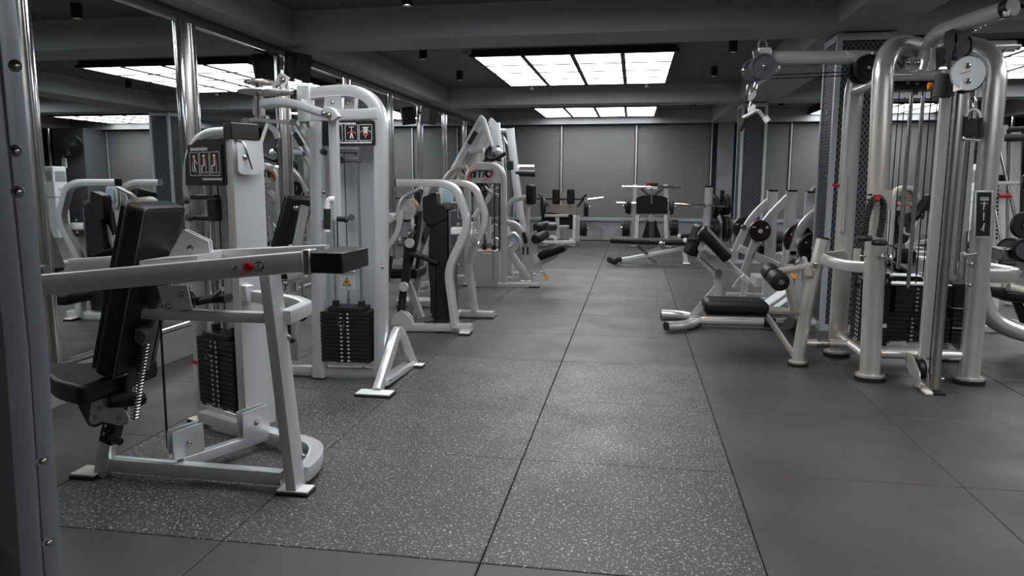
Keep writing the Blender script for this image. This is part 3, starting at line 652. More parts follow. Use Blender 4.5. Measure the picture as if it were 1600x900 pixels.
T.part('bracket_bolt', MB().cyl(TP(.10, -.02, 1.16), TP(.10, -.05, 1.16), .018).cyl(TP(.07, -.02, 1.25), TP(.07, -.05, 1.25), .018), 'gplastic', parent=br, kind='stuff')
for q in (.09, .13):
    poly(T, 'pulley_housing', [TP(.42+q-.05, a, z) for a, z in ((.0, 1.535), (.03, 1.54), (.15, 1.50), (.155, 1.41), (.10, 1.385), (.02, 1.385), (.0, 1.40))], .008, tu, 'silver', .01, bolts=[TP(.42+q-.05, .04, 1.47)] if q > .1 else (), bd=tu)
pulley(T, TP(.46, .08, 1.46), tu, .05)
T.part('housing_strut', MB().tube([TP(.42, -.01, 1.56), TP(.50, .04, 1.545), TP(.53, .06, 1.41)], .010, shape='round', sides=8, fil=.02), 'chrome')
T.part('side_sticker', MB().obox(TP(.022, -.009, .27), .034, .004, .16, tu), 'print', label='white sticker with red band')
T.part('side_sticker', MB().obox(TP(.022, -.0095, .355), .034, .005, .022, tu), 'red', label='red band above the white sticker')
T.part('tower_stub', MB().obox(TP(.47, .03, .78), .07, .05, .09, tu), 'silver', bevel=.006)
T.part('inner_rod', MB().cyl(TP(.12, .09, .15), TP(.12, .09, 1.35), .006, 8), 'steel')
# ================================================================ lat machine (second, with the arched frame)
YD = 4.62
T = Thing('lat_machine', 'silver arched lat machine with black weight stack, second from the viewer', 'exercise machine', (-1.95, 4.65, 0))
arch = MB().tube([(-1.661, 4.62, 0.036), (-1.657, 4.62, 0.515), (-1.621, 4.62, 1.937), (-2.192, 4.62, 1.924)], .085, .065, n=(0, 1, 0), fil=.26, seg=10)
T.part('arched_upright', MB().tube([(-1.677, 4.64, 0.044), (-1.628, 4.64, 1.952), (-2.184, 4.64, 1.918)], .075, .10, n=(0, -1, 0), fil=.28, seg=10), 'silver')
T.part('left_upright', MB().tube([(-2.115, 4.62, 0.016), (-2.066, 4.62, 1.741)], .085, .08, n=(0, -1, 0)), 'silver')
T.part('top_crossbar', MB().tube([(-2.181, 4.62, 1.772), (-1.642, 4.62, 1.785)], .08, .07, n=(0, 0, 1)), 'silver')
T.part('left_end_post', MB().tube([(-2.141, 4.62, 1.968), (-2.142, 4.62, 1.742)], .09, .09, n=(0, 1, 0)), 'silver')
T.part('base_rail', MB().tube([(-2.544, 4.66, 0.041), (-1.647, 4.66, 0.053)], .07, .065, n=(0, 0, 1)), 'silver')
T.part('base_end_plate', MB().obox((-2.535, 4.66, 0.037), .01, .09, .12), 'gplastic', bevel=.003)
T.part('back_sheet', MB().box((-2.135, 4.74, 0.132), (-1.695, 4.76, 1.685)), 'sheet')
for (a, b) in ((509, 535), (541, 552)):
    poly(T, 'pulley_plate', [(-1.996, 4.6, 1.93), (-1.883, 4.6, 1.92), (-1.887, 4.6, 1.794), (-2.01, 4.6, 1.796)] if a == 509 else [(-1.89, 4.66, 1.927), (-1.823, 4.66, 1.926), (-1.827, 4.66, 1.807), (-1.885, 4.66, 1.808)], .01, (0, 1, 0), 'silver', .006, bolts=[(-1.946, 4.6, 1.86)] if a == 509 else [(-1.865, 4.66, 1.865)], bd=(0, -1, 0))
T.part('rear_strut', MB().cyl((-1.894, 4.9, 1.968), (-1.908, 4.9, 1.826), .012), 'silver')
placard(T, (-1.837, 4.585, 1.66), (1, 0, 0), 0, .36, .158, [(-.085, .005, .085, .10, 'sit'), (.02, .005, .085, .10, 'pull'), (.115, .005, .085, .10, 'hang')], [(-.03, .064, .16, .01), (.04, -.058, .22, .013)])
T.part('brand_mark', MB().tube([(-2.056, 4.578, 1.619), (-2.055, 4.578, 1.648), (-2.041, 4.578, 1.66), (-2.028, 4.578, 1.647), (-2.029, 4.578, 1.619)], .003, .002, n=(0, 1, 0)), 'print')
br = T.part('rod_bracket', MB().box((-1.888, 4.52, 1.566), (-1.755, 4.6, 1.532)).box((-1.89, 4.52, 1.505), (-1.757, 4.6, 1.474)).box((-1.784, 4.53, 1.537), (-1.756, 4.6, 1.499)), 'gplastic', bevel=.006)
T.part('bracket_bolt', MB().cyl((-1.86, 4.5, 1.488), (-1.885, 4.56, 1.49), .022), 'plastic', parent=br)
stack(T, ((-1.904, 4.66, 0.322)[0], 4.66), (1, 0, 0), 13, .345, .17, .135, .0268, 1.55)
T.part('stack_guard', MB().obox((-1.868, 4.55, 0.702), .115, .012, .125), 'silver', bevel=.004)
T.part('guard_top', MB().obox((-1.862, 4.54, 0.763), .13, .03, .012), 'steel', bevel=.003)
wp = (-1.864, 4.54, 0.695); wp = V(wp)
T.part('warning_sign', MB().plate([wp+V((-.026, 0, -.022)), wp+V((.026, 0, -.022)), wp+V((0, 0, .026))], .003, (0, 1, 0), .003), 'yellow', label='yellow triangular warning sign')
T.part('warning_sign', MB().plate([wp+V((-.011, -.002, -.012)), wp+V((.009, -.002, -.012)), wp+V((.004, -.002, .004)), wp+V((-.004, -.002, .008))], .002, (0, 1, 0)).tube([wp+V((-.026, -.002, -.022)), wp+V((.026, -.002, -.022)), wp+V((0, -.002, .026))], .004, .002, n=(0, 1, 0), closed=True), 'plastic', label='black border and symbol')
for p in ((-2.021, 4.58, 1.283), (-2.028, 4.58, 1.093), (-2.029, 4.58, 1.063)): T.bolt(p, (1, -.3, 0), .012)
T.bolt((-1.52, 4.266, 0.831), (1, 0, 0), .009); T.part('knob', MB().cyl((-2.007, 4.55, 1.543), (-1.972, 4.5, 1.537), .02), 'plastic')
T.part('rear_knob', MB().cyl((-1.883, 4.7, 1.11), (-1.867, 4.66, 1.112), .022), 'steel')
# A shaped foot
T.part('a_foot', MB().tube([(-1.6, 4.348, 0.01), (-1.6, 4.788, 0.343), (-1.6, 5.127, -0.018)], .085, .05, n=(1, 0, 0), fil=.10, seg=8), 'silver')
T.part('a_foot_rail', MB().tube([(-1.6, 4.436, 0.045), (-1.6, 5.05, 0.021)], .085, .04, n=(0, 0, 1)), 'silver')
T.foot((-1.60, 4.30), .24, .12); T.foot((-1.58, 5.04), .18, .08)
T.bolt((-1.555, 4.47, .06), (1, 0, 0), .008)
# swinging arm with hooked handle
am = T.part('swing_arm', MB().tube([(-2.332, 4.4, 1.83), (-2.236, 4.4, 1.844), (-2.15, 4.4, 1.839), (-2.066, 4.4, 1.818), (-1.948, 4.4, 1.777), (-1.881, 4.4, 1.761)], .075, .045, n=(0, .2, 1), fil=.08), 'silver')
kn = T.part('arm_knuckle', MB().tube([(-1.897, 4.36, 1.78), (-1.847, 4.36, 1.772), (-1.823, 4.36, 1.733)], .06, .055, n=(0, 1, 0), fil=.02), 'silver')
for p in ((-1.892, 4.33, 1.766), (-1.86, 4.33, 1.754)): T.bolt(p, (0, -1, 0), .012, parent=kn)
T.part('drop_arm', MB().tube([(-1.86, 4.4, 1.752), (-1.862, 4.4, 1.108)], .055, .05, n=(0, 1, 0)), 'silver')
T.part('handle_tube', MB().tube([(-1.862, 4.38, 1.238), (-1.9, 4.38, 1.246), (-1.915, 4.38, 1.181), (-1.921, 4.38, 1.035)], .040, shape='round', fil=.05), 'white')
T.part('handle_grip', MB().cyl((-1.915, 4.38, 1.181), (-1.92, 4.38, 1.052), .022), 'rubber')
T.part('arm_knob', MB().cyl((-1.836, 4.36, 1.118), (-1.777, 4.34, 1.116), .016).ball((-1.777, 4.34, 1.116), .02), 'rubber')
T.part('drop_cable', MB().cyl((-1.879, 4.45, 1.101), (-1.903, 4.5, 0.902), .004), 'cable')
# cam plates, discs and bars over the pivot
T.part('pivot_plate', MB().plate([(-2.218, 4.45, 2.03), (-2.172, 4.45, 2.002), (-2.25, 4.45, 1.905), (-2.294, 4.45, 1.906), (-2.255, 4.45, 1.976)], .05, (0, 1, 0), .006), 'silver')
for p in ((-2.197, 4.42, 1.983), (-2.229, 4.42, 1.933)): T.bolt(p, (0, -1, 0), .013)
cd = V((-2.359, 4.5, 1.913)); T.part('cam_disc', MB().lathe([(.0001, 0), (.165, 0), (.175, .008), (.165, .016), (.0001, .022)], cd, (0, 0, 1), 32), 'silver')
T.part('cam_disc', MB().lathe([(.0001, 0), (.10, 0), (.11, .01), (.10, .018), (.0001, .018)], (-2.387, 4.5, 1.973), (0, 0, 1), 26), 'steel')
T.part('pivot_shaft', MB().cyl((-2.404, 4.5, 1.986), (-2.407, 4.5, 1.756), .028), 'steel')
T.part('pivot_bracket', MB().plate([(-2.414, 4.46, 1.885), (-2.397, 4.46, 1.885), (-2.403, 4.46, 1.765), (-2.42, 4.46, 1.781)], .06, (0, 1, 0)), 'silver')
T.part('pivot_bracket', MB().plate([(-2.37, 4.46, 1.884), (-2.357, 4.46, 1.884), (-2.363, 4.46, 1.772), (-2.377, 4.46, 1.756)], .06, (0, 1, 0)), 'silver')
T.part('link_bar', MB().tube([(-2.489, 4.46, 1.734), (-2.413, 4.46, 1.745), (-2.281, 4.46, 1.731), (-2.142, 4.46, 1.725)], .05, .022, n=(0, 0, 1)), 'silver')
T.part('link_bar', MB().tube([(-2.485, 4.52, 1.763), (-2.364, 4.52, 1.765)], .05, .02, n=(0, 0, 1)), 'steel')
T.part('link_bolt', MB().cyl((-2.463, 4.42, 1.726), (-2.507, 4.5, 1.733), .03).cyl((-2.14, 4.42, 1.722), (-2.178, 4.5, 1.729), .022), 'steel')
T.part('strut', MB().tube([(-2.324, 4.44, 1.718), (-2.374, 4.44, 1.602)], .022, shape='round', sides=10), 'white')
T.part('strut', MB().tube([(-2.33, 4.46, 1.716), (-2.28, 4.46, 1.667), (-2.269, 4.46, 1.626)], .035, .018, n=(0, 1, 0)), 'silver')
T.part('pivot_beam', MB().tube([(-2.445, 4.5, 1.979), (-2.264, 4.5, 1.971)], .05, .03, n=(0, 0, 1)), 'silver')
T.part('pivot_block', MB().box((-2.157, 4.5, 2.001), (-2.153, 4.6, 1.982)).box((-2.111, 4.5, 1.872), (-2.124, 4.6, 1.843)), 'silver', bevel=.008)
# seat back with bracket, low lever and hook at the mirror side
pad(T, 'backrest', (-2.413, 4.85, 0.953), .62, .26, .08, V((-2.33, 4.85, 1.189))-V((-2.504, 4.85, 0.684)), (.9, -.1, -.3), bev=.02)
T.part('backrest_bar', MB().tube([(-2.221, 4.72, 1.185), (-2.311, 4.72, 0.839), (-2.295, 4.72, 0.66)], .06, .03, n=(0, 1, 0)), 'silver')
T.part('backrest_bar', MB().tube([(-2.352, 4.8, 0.899), (-2.237, 4.8, 0.905)], .05, .06, n=(0, 0, 1)), 'silver')
T.part('backrest_bar', MB().tube([(-2.361, 4.72, 0.69), (-2.236, 4.72, 0.716)], .05, .05, n=(0, 0, 1)), 'silver')
for p in ((-2.268, 4.68, 1.173), (-2.317, 4.68, 0.909), (-2.367, 4.68, 0.651)): T.bolt(p, (0, -1, 0), .014)
T.part('lever_rod', MB().cyl((-2.257, 4.7, 0.664), (-2.253, 4.7, 0.429), .012), 'chrome')
T.part('hook', MB().tube([(-2.369, 4.7, 0.389), (-2.371, 4.7, 0.252), (-2.348, 4.7, 0.234), (-2.337, 4.7, 0.253)], .03, shape='round', sides=8, fil=.02), 'plastic')
T.part('seat_wheel', MB().disc((-2.268, 4.7, 0.42), (1, -.6, 0), .035, .03), 'plastic')
T.part('seat_post', MB().tube([(-2.45, 4.95, .05), (-2.40, 4.85, .45)], .06, .06, n=(1, 0, 0)), 'silver')
pad(T, 'seat', (-2.55, 4.88, .48), .36, .30, .07, (1, 0, 0), (0, 0, 1))
# ================================================================ wall speakers
def speaker(c, lab):
    T = Thing('wall_speaker', lab, 'speaker', c, 'black wall speakers')
    c = V(c); d = V((.75, -.35, -.12)).normalized()
    T.part('cabinet', MB().obox(c+V((.03, 0, 0)), .20, .17, .27, d, (0, 0, 1)), 'plastic', bevel=.012)
    T.part('grille', MB().obox(c+V((.03, 0, 0))+d*.103, .006, .15, .25, d, (0, 0, 1)), 'dark')
    T.part('bracket', MB().obox(c+V((-.08, .02, .05)), .09, .03, .04).obox(c+V((-.12, .02, .05)), .015, .06, .12), 'steel')
speaker((-3.30, 6.90, 2.45), 'black wall speaker on the mirror post above the lat machine')
speaker((-3.30, 11.55, 2.40), 'smaller-looking black wall speaker farther along the mirrors')
# ================================================================ bent-frame lever machine with the black shroud (third on the left)
T = Thing('lever_press_machine', 'silver bent-frame machine with a black shroud and black belts, third on the left', 'exercise machine', (-1.75, 6.6, 0))
fp = [(-2.072, 6.25, 1.34), (-1.652, 6.25, 1.34), (-1.537, 6.25, 1.296), (-1.414, 6.25, 0.985), (-1.615, 6.25, 0.58), (-1.55, 6.25, 0.055)]
T.part('bent_frame', MB().tube(fp, .065, .085, n=(0, 1, 0), fil=.12, seg=7), 'silver')
fp2 = [(x, 7.05, z) for x, y, z in fp]; fp2[0] = (-1.95, 7.05, fp[0][2])
T.part('bent_frame', MB().tube(fp2, .065, .085, n=(0, 1, 0), fil=.12, seg=7), 'silver')
T.part('frame_end_cap', MB().obox(fp[0], .012, .09, .068), 'plastic')
T.part('base_bar', MB().tube([(-2.062, 6.28, 0.037), (-1.404, 6.28, 0.059)], .085, .065, n=(0, 0, 1)), 'silver')
T.part('base_bar', MB().tube([(-1.99, 7.05, .04), (-1.35, 7.05, .04)], .085, .06, n=(0, 0, 1)), 'silver')
T.part('base_spine', MB().tube([(-1.72, 6.3, .045), (-1.72, 7.05, .045)], .07, .06, n=(0, 0, 1)), 'silver')
T.foot((-1.46, 6.24), .10, .13); T.foot((-1.40, 7.12), .10, .13); T.foot((-1.95, 7.1), .10, .13)
T.part('black_shroud', MB().plate([(-1.747, 6.42, 1.157), (-1.652, 6.42, 1.134), (-1.635, 6.42, 1.089), (-1.646, 6.42, 0.06), (-1.774, 6.42, 0.055), (-1.816, 6.42, 0.562), (-1.797, 6.42, 1.03)], .20, (0, 1, 0), .02), 'plastic')
T.part('shroud_side_highlight', MB().box((-1.627, 6.32, 0.085), (-1.602, 6.58, 1.1)), 'gplastic', bevel=.012)  # lighter grey puts the highlight of the shroud's right face into the colour
mk = MB()
for z in (.98, .86, .80, .62, .52): mk.obox((-1.535, 6.316, z), .02, .003, .02)
T.part('shroud_marks', mk, 'shade', kind='stuff')
T.part('shroud_cover', MB().plate([(-1.854, 6.36, 1.215), (-1.729, 6.36, 1.261), (-1.708, 6.36, 1.09), (-1.638, 6.36, 1.034), (-1.781, 6.36, 0.964), (-1.852, 6.36, 1.003)], .12, (0, 1, 0), .02), 'plastic')
T.part('front_box', MB().box((-1.793, 6.28, 0.613), (-1.745, 6.5, 0.169)), 'plastic', bevel=.008)
T.part('top_cap', MB().box((-1.687, 6.33, 1.171), (-1.599, 6.54, 1.102)), 'gplastic', bevel=.012)
T.part('base_stem', MB().box((-1.774, 6.36, 0.18), (-1.713, 6.42, 0.051)), 'plastic').location
T.part('pedal', MB().tube([(-1.849, 6.3, 0.088), (-1.729, 6.3, 0.109)], .05, .012, n=(0, 0, 1)), 'plastic')
s_ = T.part('sign_panel', MB().plate([(-1.781, 6.62, 1.328), (-1.683, 6.62, 1.328), (-1.647, 6.62, 1.258), (-1.661, 6.62, 1.063), (-1.753, 6.62, 1.062), (-1.783, 6.62, 1.127)], .03, (0, 1, 0), .01), 'panelwhite')
T.part('blue_print', MB().plate([(-1.75, 6.595, 1.258), (-1.671, 6.595, 1.258), (-1.672, 6.595, 1.152), (-1.752, 6.595, 1.152)], .004, (0, 1, 0)), 'printblue', parent=s_)
tx = MB()
for i in range(5): tx.obox(V((-1.731, 6.59, 1.275))+V((.016*i, 0, 0)), .010, .002, .018)
T.part('lettering', tx, 'printblue', parent=s_, kind='stuff')
T.part('seat_arm', MB().tube([(-1.982, 6.3, 0.712), (-1.851, 6.3, 0.679), (-1.71, 6.3, 0.63)], .11, .035, n=(0, 0, 1), rr=.014), 'vinyl')
T.part('curved_lever', MB().tube([(-2.079, 6.4, 1.086), (-2.119, 6.4, 0.882), (-2.22, 6.4, 0.745)], .05, .05, n=(0, 1, 0), fil=.08), 'silver')
T.part('curved_lever', MB().tube([(-1.871, 6.55, 1.31), (-1.923, 6.55, 1.152), (-1.932, 6.55, 0.993), (-1.986, 6.55, 0.724)], .05, .05, n=(0, 1, 0), fil=.08), 'silver')
roller(T, 'cream_roller', (-2.058, 6.45, 1.096), (-2.052, 6.75, 1.109), .095, m='cream', cap='shade')
roller(T, 'cream_roller', (-2.219, 6.45, 1.018), (-2.241, 6.7, 1.012), .05, m='cream', cap='shade')
pulley(T, (-2.003, 6.5, 0.953), (1, .2, 0), .085, m='shade'); pulley(T, (-2.035, 6.5, 0.87), (1, .2, 0), .05, m='steel')
for k, pts in enumerate(([(-2.015, 6.35, 0.753), (-2.049, 6.35, 0.565), (-2.113, 6.35, 0.16)], [(-1.889, 6.35, 1.089), (-1.923, 6.35, 0.83), (-2.039, 6.35, 0.447), (-2.07, 6.35, 0.149)], [(-2.202, 6.45, 0.67), (-2.245, 6.45, 0.429)], [(-1.983, 6.6, 0.689), (-2.018, 6.6, 0.475)])):
    T.part('belt', MB().tube(pts, .035, .006, n=(0, 1, 0), fil=.1), 'cable')
T.part('black_lever', MB().plate([(-2.031, 6.33, 0.847), (-1.959, 6.33, 0.848), (-1.997, 6.33, 0.451), (-2.035, 6.33, 0.379), (-2.077, 6.33, 0.39)], .03, (0, 1, 0), .01), 'plastic')
T.part('lever_joint', MB().disc((-1.98, 6.3, 0.804), (0, 1, 0), .045, .03), 'silver'); T.part('lever_joint', MB().disc((-2.043, 6.3, 0.407), (0, 1, 0), .045, .04), 'silver')
for dy in (0, .06): T.part('cam_plate', MB().plate([V((0, dy, 0))+V(q) for q in ((-2.151, 6.24, 0.077), (-2.131, 6.24, 0.149), (-2.07, 6.24, 0.192), (-2.01, 6.24, 0.176), (-1.963, 6.24, 0.125), (-1.946, 6.24, 0.067), (-2.152, 6.24, 0.06))], .012, (0, 1, 0), .01), 'silver')
T.part('rear_column', MB().tube([(-1.972, 6.95, 0.94), (-2.084, 6.95, 0.494), (-2.2, 6.95, -0.028)], .07, .05, n=(0, 1, 0)), 'silver')
T.part('slanted_strut', MB().tube([(-1.762, 6.4, 0.961), (-1.875, 6.4, 0.68)], .055, .02, n=(0, 1, 0)), 'silver')
T.part('pulley_plate', MB().disc((-1.785, 6.42, 1.001), (0, 1, 0), .075, .05), 'plastic')
T.part('white_handle', MB().obox((-1.531, 6.35, 0.915), .16, .07, .075), 'white', bevel=.02)
pulley(T, (-1.478, 6.75, 0.866), (1, 0, .2), .12, m='silver')
pad(T, 'backrest', (-1.98, 6.72, 1.02), .50, .30, .09, (0, .15, 1), (-1, 0, 0), bev=.03)
pad(T, 'seat', (-2.2, 6.7, .50), .42, .36, .08, (1, 0, 0), (0, 0, 1))
T.part('seat_post', MB().tube([(-2.15, 6.7, .46), (-2.0, 6.7, .05)], .06, .06, n=(0, 1, 0)), 'silver')
T.part('arm_ring', MB().tube([(-1.9, 6.45, 1.3), (-2.1, 6.45, 1.2), (-2.15, 6.45, 1.0)], .035, shape='round', fil=.08), 'silver')
T = Thing('low_plate_stand', 'small pale machine base with a red and black tag, behind the black shroud', 'machine frame', (-2.2, 7.7, 0))
T.part('base', MB().box((-2.55, 7.55, 0), (-1.9, 7.8, .07)), 'silver', bevel=.01)
T.part('post', MB().tube([(-2.396, 7.7, 0.042), (-2.367, 7.7, 0.401)], .10, .06, n=(0, 1, 0)), 'white')
T.part('tag', MB().box((-2.337, 7.64, 0.246), (-2.308, 7.66, 0.179)), 'red', label='red tag'); T.part('tag', MB().box((-2.336, 7.64, 0.324), (-2.307, 7.66, 0.244)), 'plastic', label='black tag')
T.part('drum', MB().cyl((-2.282, 7.6, 0.21), (-2.167, 7.6, 0.234), .05), 'silver'); T.part('diagonal_arm', MB().tube([(-2.353, 7.7, 0.365), (-2.431, 7.7, 0.149)], .05, .05, n=(0, 1, 0)), 'silver')
# ================================================================ weight tower machine with the NITRO sign and leg seat
YH = 9.3
T = Thing('leg_curl_machine', 'grey machine with a NITRO sign, shrouded weight stack and leg rollers', 'exercise machine', (-1.7, 9.4, 0))
T.part('tower_frame', MB().tube([(-2.136, 9.3, 0.014), (-2.124, 9.3, 1.565), (-1.654, 9.3, 1.564), (-1.646, 9.3, 0.026)], .075, .075, n=(0, 1, 0), fil=.20, seg=8), 'silver')
T.part('left_arch', MB().tube([(-2.144, 9.35, 1.542), (-2.297, 9.35, 1.534), (-2.419, 9.35, 1.427), (-2.489, 9.35, 1.286), (-2.507, 9.35, 1.219)], .06, .06, n=(0, 1, 0), fil=.12), 'champ')
T.part('base_rail', MB().tube([(-2.188, 9.3, -0.004), (-1.182, 9.3, 0.021)], .10, .075, n=(0, 0, 1)), 'silver')
T.foot((-1.246, 9.28, -0.003)[:2], .14, .11); T.foot((-2.114, 9.28, -0.025)[:2], .14, .11)
sp = T.part('sign_panel', MB().plate([(-2.092, 9.27, 1.556), (-1.748, 9.27, 1.556), (-1.674, 9.27, 1.459), (-1.674, 9.27, 1.337), (-2.093, 9.27, 1.336)], .02, (0, 1, 0), .01), 'panelwhite')
def text_mesh(body, size, o, u, up, mat_, T, parent, name='lettering', depth=.003, shear=0.0, bold=0.0):
    cu = bpy.data.curves.new(name, 'FONT'); cu.body = body; cu.size = size; cu.extrude = depth; cu.align_x = 'CENTER'; cu.align_y = 'CENTER'; cu.shear = shear; cu.offset = bold; cu.resolution_u = 3
    tmp = bpy.data.objects.new('tmp', cu); C.objects.link(tmp); dg = bpy.context.evaluated_depsgraph_get(); dg.update()
    me = bpy.data.meshes.new_from_object(tmp.evaluated_get(dg)); bpy.data.objects.remove(tmp); me.name = name
    u = V(u).normalized(); up = V(up).normalized(); n = u.cross(up)
    me.transform(Matrix(((u.x, up.x, n.x, o[0]-T.base.x), (u.y, up.y, n.y, o[1]-T.base.y), (u.z, up.z, n.z, o[2]-T.base.z), (0, 0, 0, 1))))
    me.materials.clear(); me.materials.append(M[mat_]); ob = bpy.data.objects.new(name, me); C.objects.link(ob); ob.parent = parent or T.o; return ob
lo_ = V((-1.945, 9.25, 1.446))
text_mesh('n', .155, lo_+V((-.105, -.0, .01)), (1, 0, 0), (0, 0, 1), 'dark', T, sp, bold=.006)
text_mesh('ITR', .13, lo_+V((.0, -.0, .005)), (1, 0, 0), (0, 0, 1), 'dark', T, sp, bold=.003, shear=.15)
text_mesh('O', .12, lo_+V((.105, -.0, .005)), (1, 0, 0), (0, 0, 1), 'dark', T, sp, bold=.005)
sw = MB()
def arc(a0, a1, rx, rz, tilt, w0, w1, N=12):
    for i in range(N):
        q = []
        for k in (i, i+1):
            a = math.radians(a0+(a1-a0)*k/N); x, z = rx*math.cos(a), rz*math.sin(a); t_ = math.radians(tilt); q.append(lo_+V((x*math.cos(t_)-z*math.sin(t_), -.004, x*math.sin(t_)+z*math.cos(t_))))
        wd = w0+(w1-w0)*i/N; sw.obox((q[0]+q[1])/2, (q[1]-q[0]).length*1.05, .003, wd, q[1]-q[0], (0, -1, 0)) if False else sw.tube([q[0], q[1]], wd, .003, n=(0, 1, 0), rr=.0005)
arc(85, 168, .165, .085, 18, .004, .022); arc(265, 345, .165, .085, 18, .004, .024); arc(-15, 18, .165, .085, 18, .022, .012); arc(168, 215, .165, .085, 18, .022, .010)
T.part('swoosh', sw, 'printred', parent=sp, label='red swoosh around the lettering')
T.part('stack_shroud', MB().box((-2.007, 9.24, 0.471), (-1.725, 9.5, 0.023)), 'shade', bevel=.01)
T.part('shroud_fold', MB().box((-1.785, 9.23, 0.468), (-1.779, 9.235, 0.066)), 'gplastic')
T.part('sticker', MB().obox((-1.858, 9.235, 0.445), .095, .003, .05), 'print', parent=None, label='white sticker with orange band'); T.part('sticker_band', MB().obox((-1.857, 9.232, 0.462), .095, .003, .018), 'orange')
for x in (757, 773, 781): T.part('guide_rod', MB().cyl((0,0,0), (0,0,1), .010, 8) if False else MB().cyl(V((-1.912, 9.33, 1.337))+V(((x-757)*.0083, 0, 0)), V((-1.916, 9.33, 0.456))+V(((x-757)*.0083, 0, 0)), .010, 8), 'dark')
for x in (757, 772): T.part('rod_collar', MB().cyl(V((-1.916, 9.33, 0.465))+V(((x-757)*.0083, 0, 0)), V((-1.915, 9.33, 0.532))+V(((x-757)*.0083, 0, 0)), .03, 12), 'plastic')
T.part('lattice', MB().tube([(-1.935, 9.4, 1.304), (-1.85, 9.4, 1.221), (-1.731, 9.4, 1.172)], .03, .02, n=(0, 1, 0)).tube([(-1.825, 9.45, 1.32), (-1.877, 9.45, 1.22), (-1.74, 9.45, 1.287)], .03, .02, n=(0, 1, 0)), 'silver', kind='stuff')
T.part('inner_lever', MB().tube([(-2.118, 9.6, 0.876), (-1.924, 9.6, 1.117), (-1.855, 9.6, 1.218)], .06, .05, n=(0, 1, 0)), 'silver')
T.part('inner_lever', MB().tube([(-2.077, 9.6, 0.489), (-1.812, 9.6, 0.794)], .06, .05, n=(0, 1, 0)), 'silver')
T.part('inner_lever', MB().tube([(-1.888, 9.5, 0.883), (-1.889, 9.5, 0.544)], .05, .05, n=(0, 1, 0)), 'silver')
T.part('cam', MB().disc((-1.794, 9.5, 0.562), (0, 1, 0), .06, .04), 'silver')
# user side: arm with pad, rollers, seat
T.part('bent_arm', MB().tube([(-1.638, 9.35, 0.934), (-1.587, 9.35, 1.075), (-1.52, 9.35, 1.133), (-1.353, 9.35, 1.158)], .065, .06, n=(0, 1, 0), fil=.12), 'silver')
T.part('pad_post', MB().tube([(-1.337, 9.35, 1.24), (-1.351, 9.35, 0.68)], .05, .04, n=(0, 1, 0)), 'silver')
pad(T, 'knee_pad', (-1.282, 9.25, 1.193), .25, .16, .07, (0, 0, 1), (1, -.3, 0), bev=.03)
T.part('bent_arm', MB().tube([(-1.621, 9.3, 0.837), (-1.495, 9.3, 0.814), (-1.419, 9.3, 0.732), (-1.369, 9.3, 0.568)], .07, .05, n=(0, 1, 0), fil=.10), 'silver')
T.part('arm_pad', MB().tube([(-1.387, 9.25, 0.711), (-1.353, 9.25, 0.572)], .05, .05, n=(0, 1, 0)), 'rubber')
T.part('mount_plate', MB().plate([(-1.402, 9.35, 0.646), (-1.235, 9.35, 0.731), (-1.216, 9.35, 0.441), (-1.164, 9.35, 0.233), (-1.349, 9.35, 0.178), (-1.418, 9.35, 0.437)], .05, (0, 1, 0), .02), 'silver')
T.part('mount_slot', MB().box((-1.412, 9.31, 0.516), (-1.388, 9.32, 0.416)).box((-1.353, 9.31, 0.517), (-1.329, 9.32, 0.417)), 'dark', kind='stuff')
T.part('hinge', MB().obox((-1.209, 9.3, 0.371), .10, .05, .12, (1, 0, .3)), 'white', bevel=.01)
pad(T, 'seat', (-1.019, 9.3, 0.474), .36, .34, .09, V((-0.846, 9.3, 0.534))-V((-1.184, 9.3, 0.405)), (-.3, 0, 1), bev=.035)
T.part('seat_frame', MB().plate([(-1.215, 9.35, 0.332), (-0.9, 9.35, 0.455), (-0.982, 9.35, 0.37), (-1.198, 9.35, 0.266)], .04, (0, 1, 0)), 'silver')
roller(T, 'leg_roller', (-1.217, 9.1, 0.635), (-1.135, 9.5, 0.664), .062, m='vinyl')
roller(T, 'leg_roller', (-1.268, 9.6, 0.749), (-1.149, 9.9, 0.767), .062, m='vinyl'); T.part('roller_sleeve', MB().cyl((-1.103, 9.5, 0.774), (-1.007, 9.55, 0.772), .055), 'gplastic')
T.part('diagonal_leg', MB().tube([(-1.682, 9.7, 0.461), (-1.382, 9.7, 0.039)], .10, .06, n=(0, 1, 0)), 'silver')
T.foot((-1.408, 9.7, 0.012)[:2], .18, .12)
T.part('hook_lever', MB().tube([(-1.268, 9.25, 0.209), (-1.135, 9.25, 0.212), (-1.068, 9.25, 0.114)], .025, shape='round', sides=8, fil=.04), 'steel'); T.part('lever_grip', MB().cyl((-1.11, 9.25, 0.188), (-1.068, 9.25, 0.105), .016), 'yellow')
T.part('support_leg', MB().tube([(-1.283, 9.3, 0.203), (-1.266, 9.3, 0.069)], .05, .04, n=(0, 1, 0)), 'silver')
T.part('curved_tube', MB().tube([(-1.656, 9.6, 0.625), (-1.543, 9.6, 0.694), (-1.543, 9.6, 0.558), (-1.629, 9.6, 0.488)], .05, shape='round', fil=.1), 'silver')
disc_weight(T, 'round_plate', (-1.595, 9.6, 0.557), (.3, 1, 0), .13, .04, mats='shade')
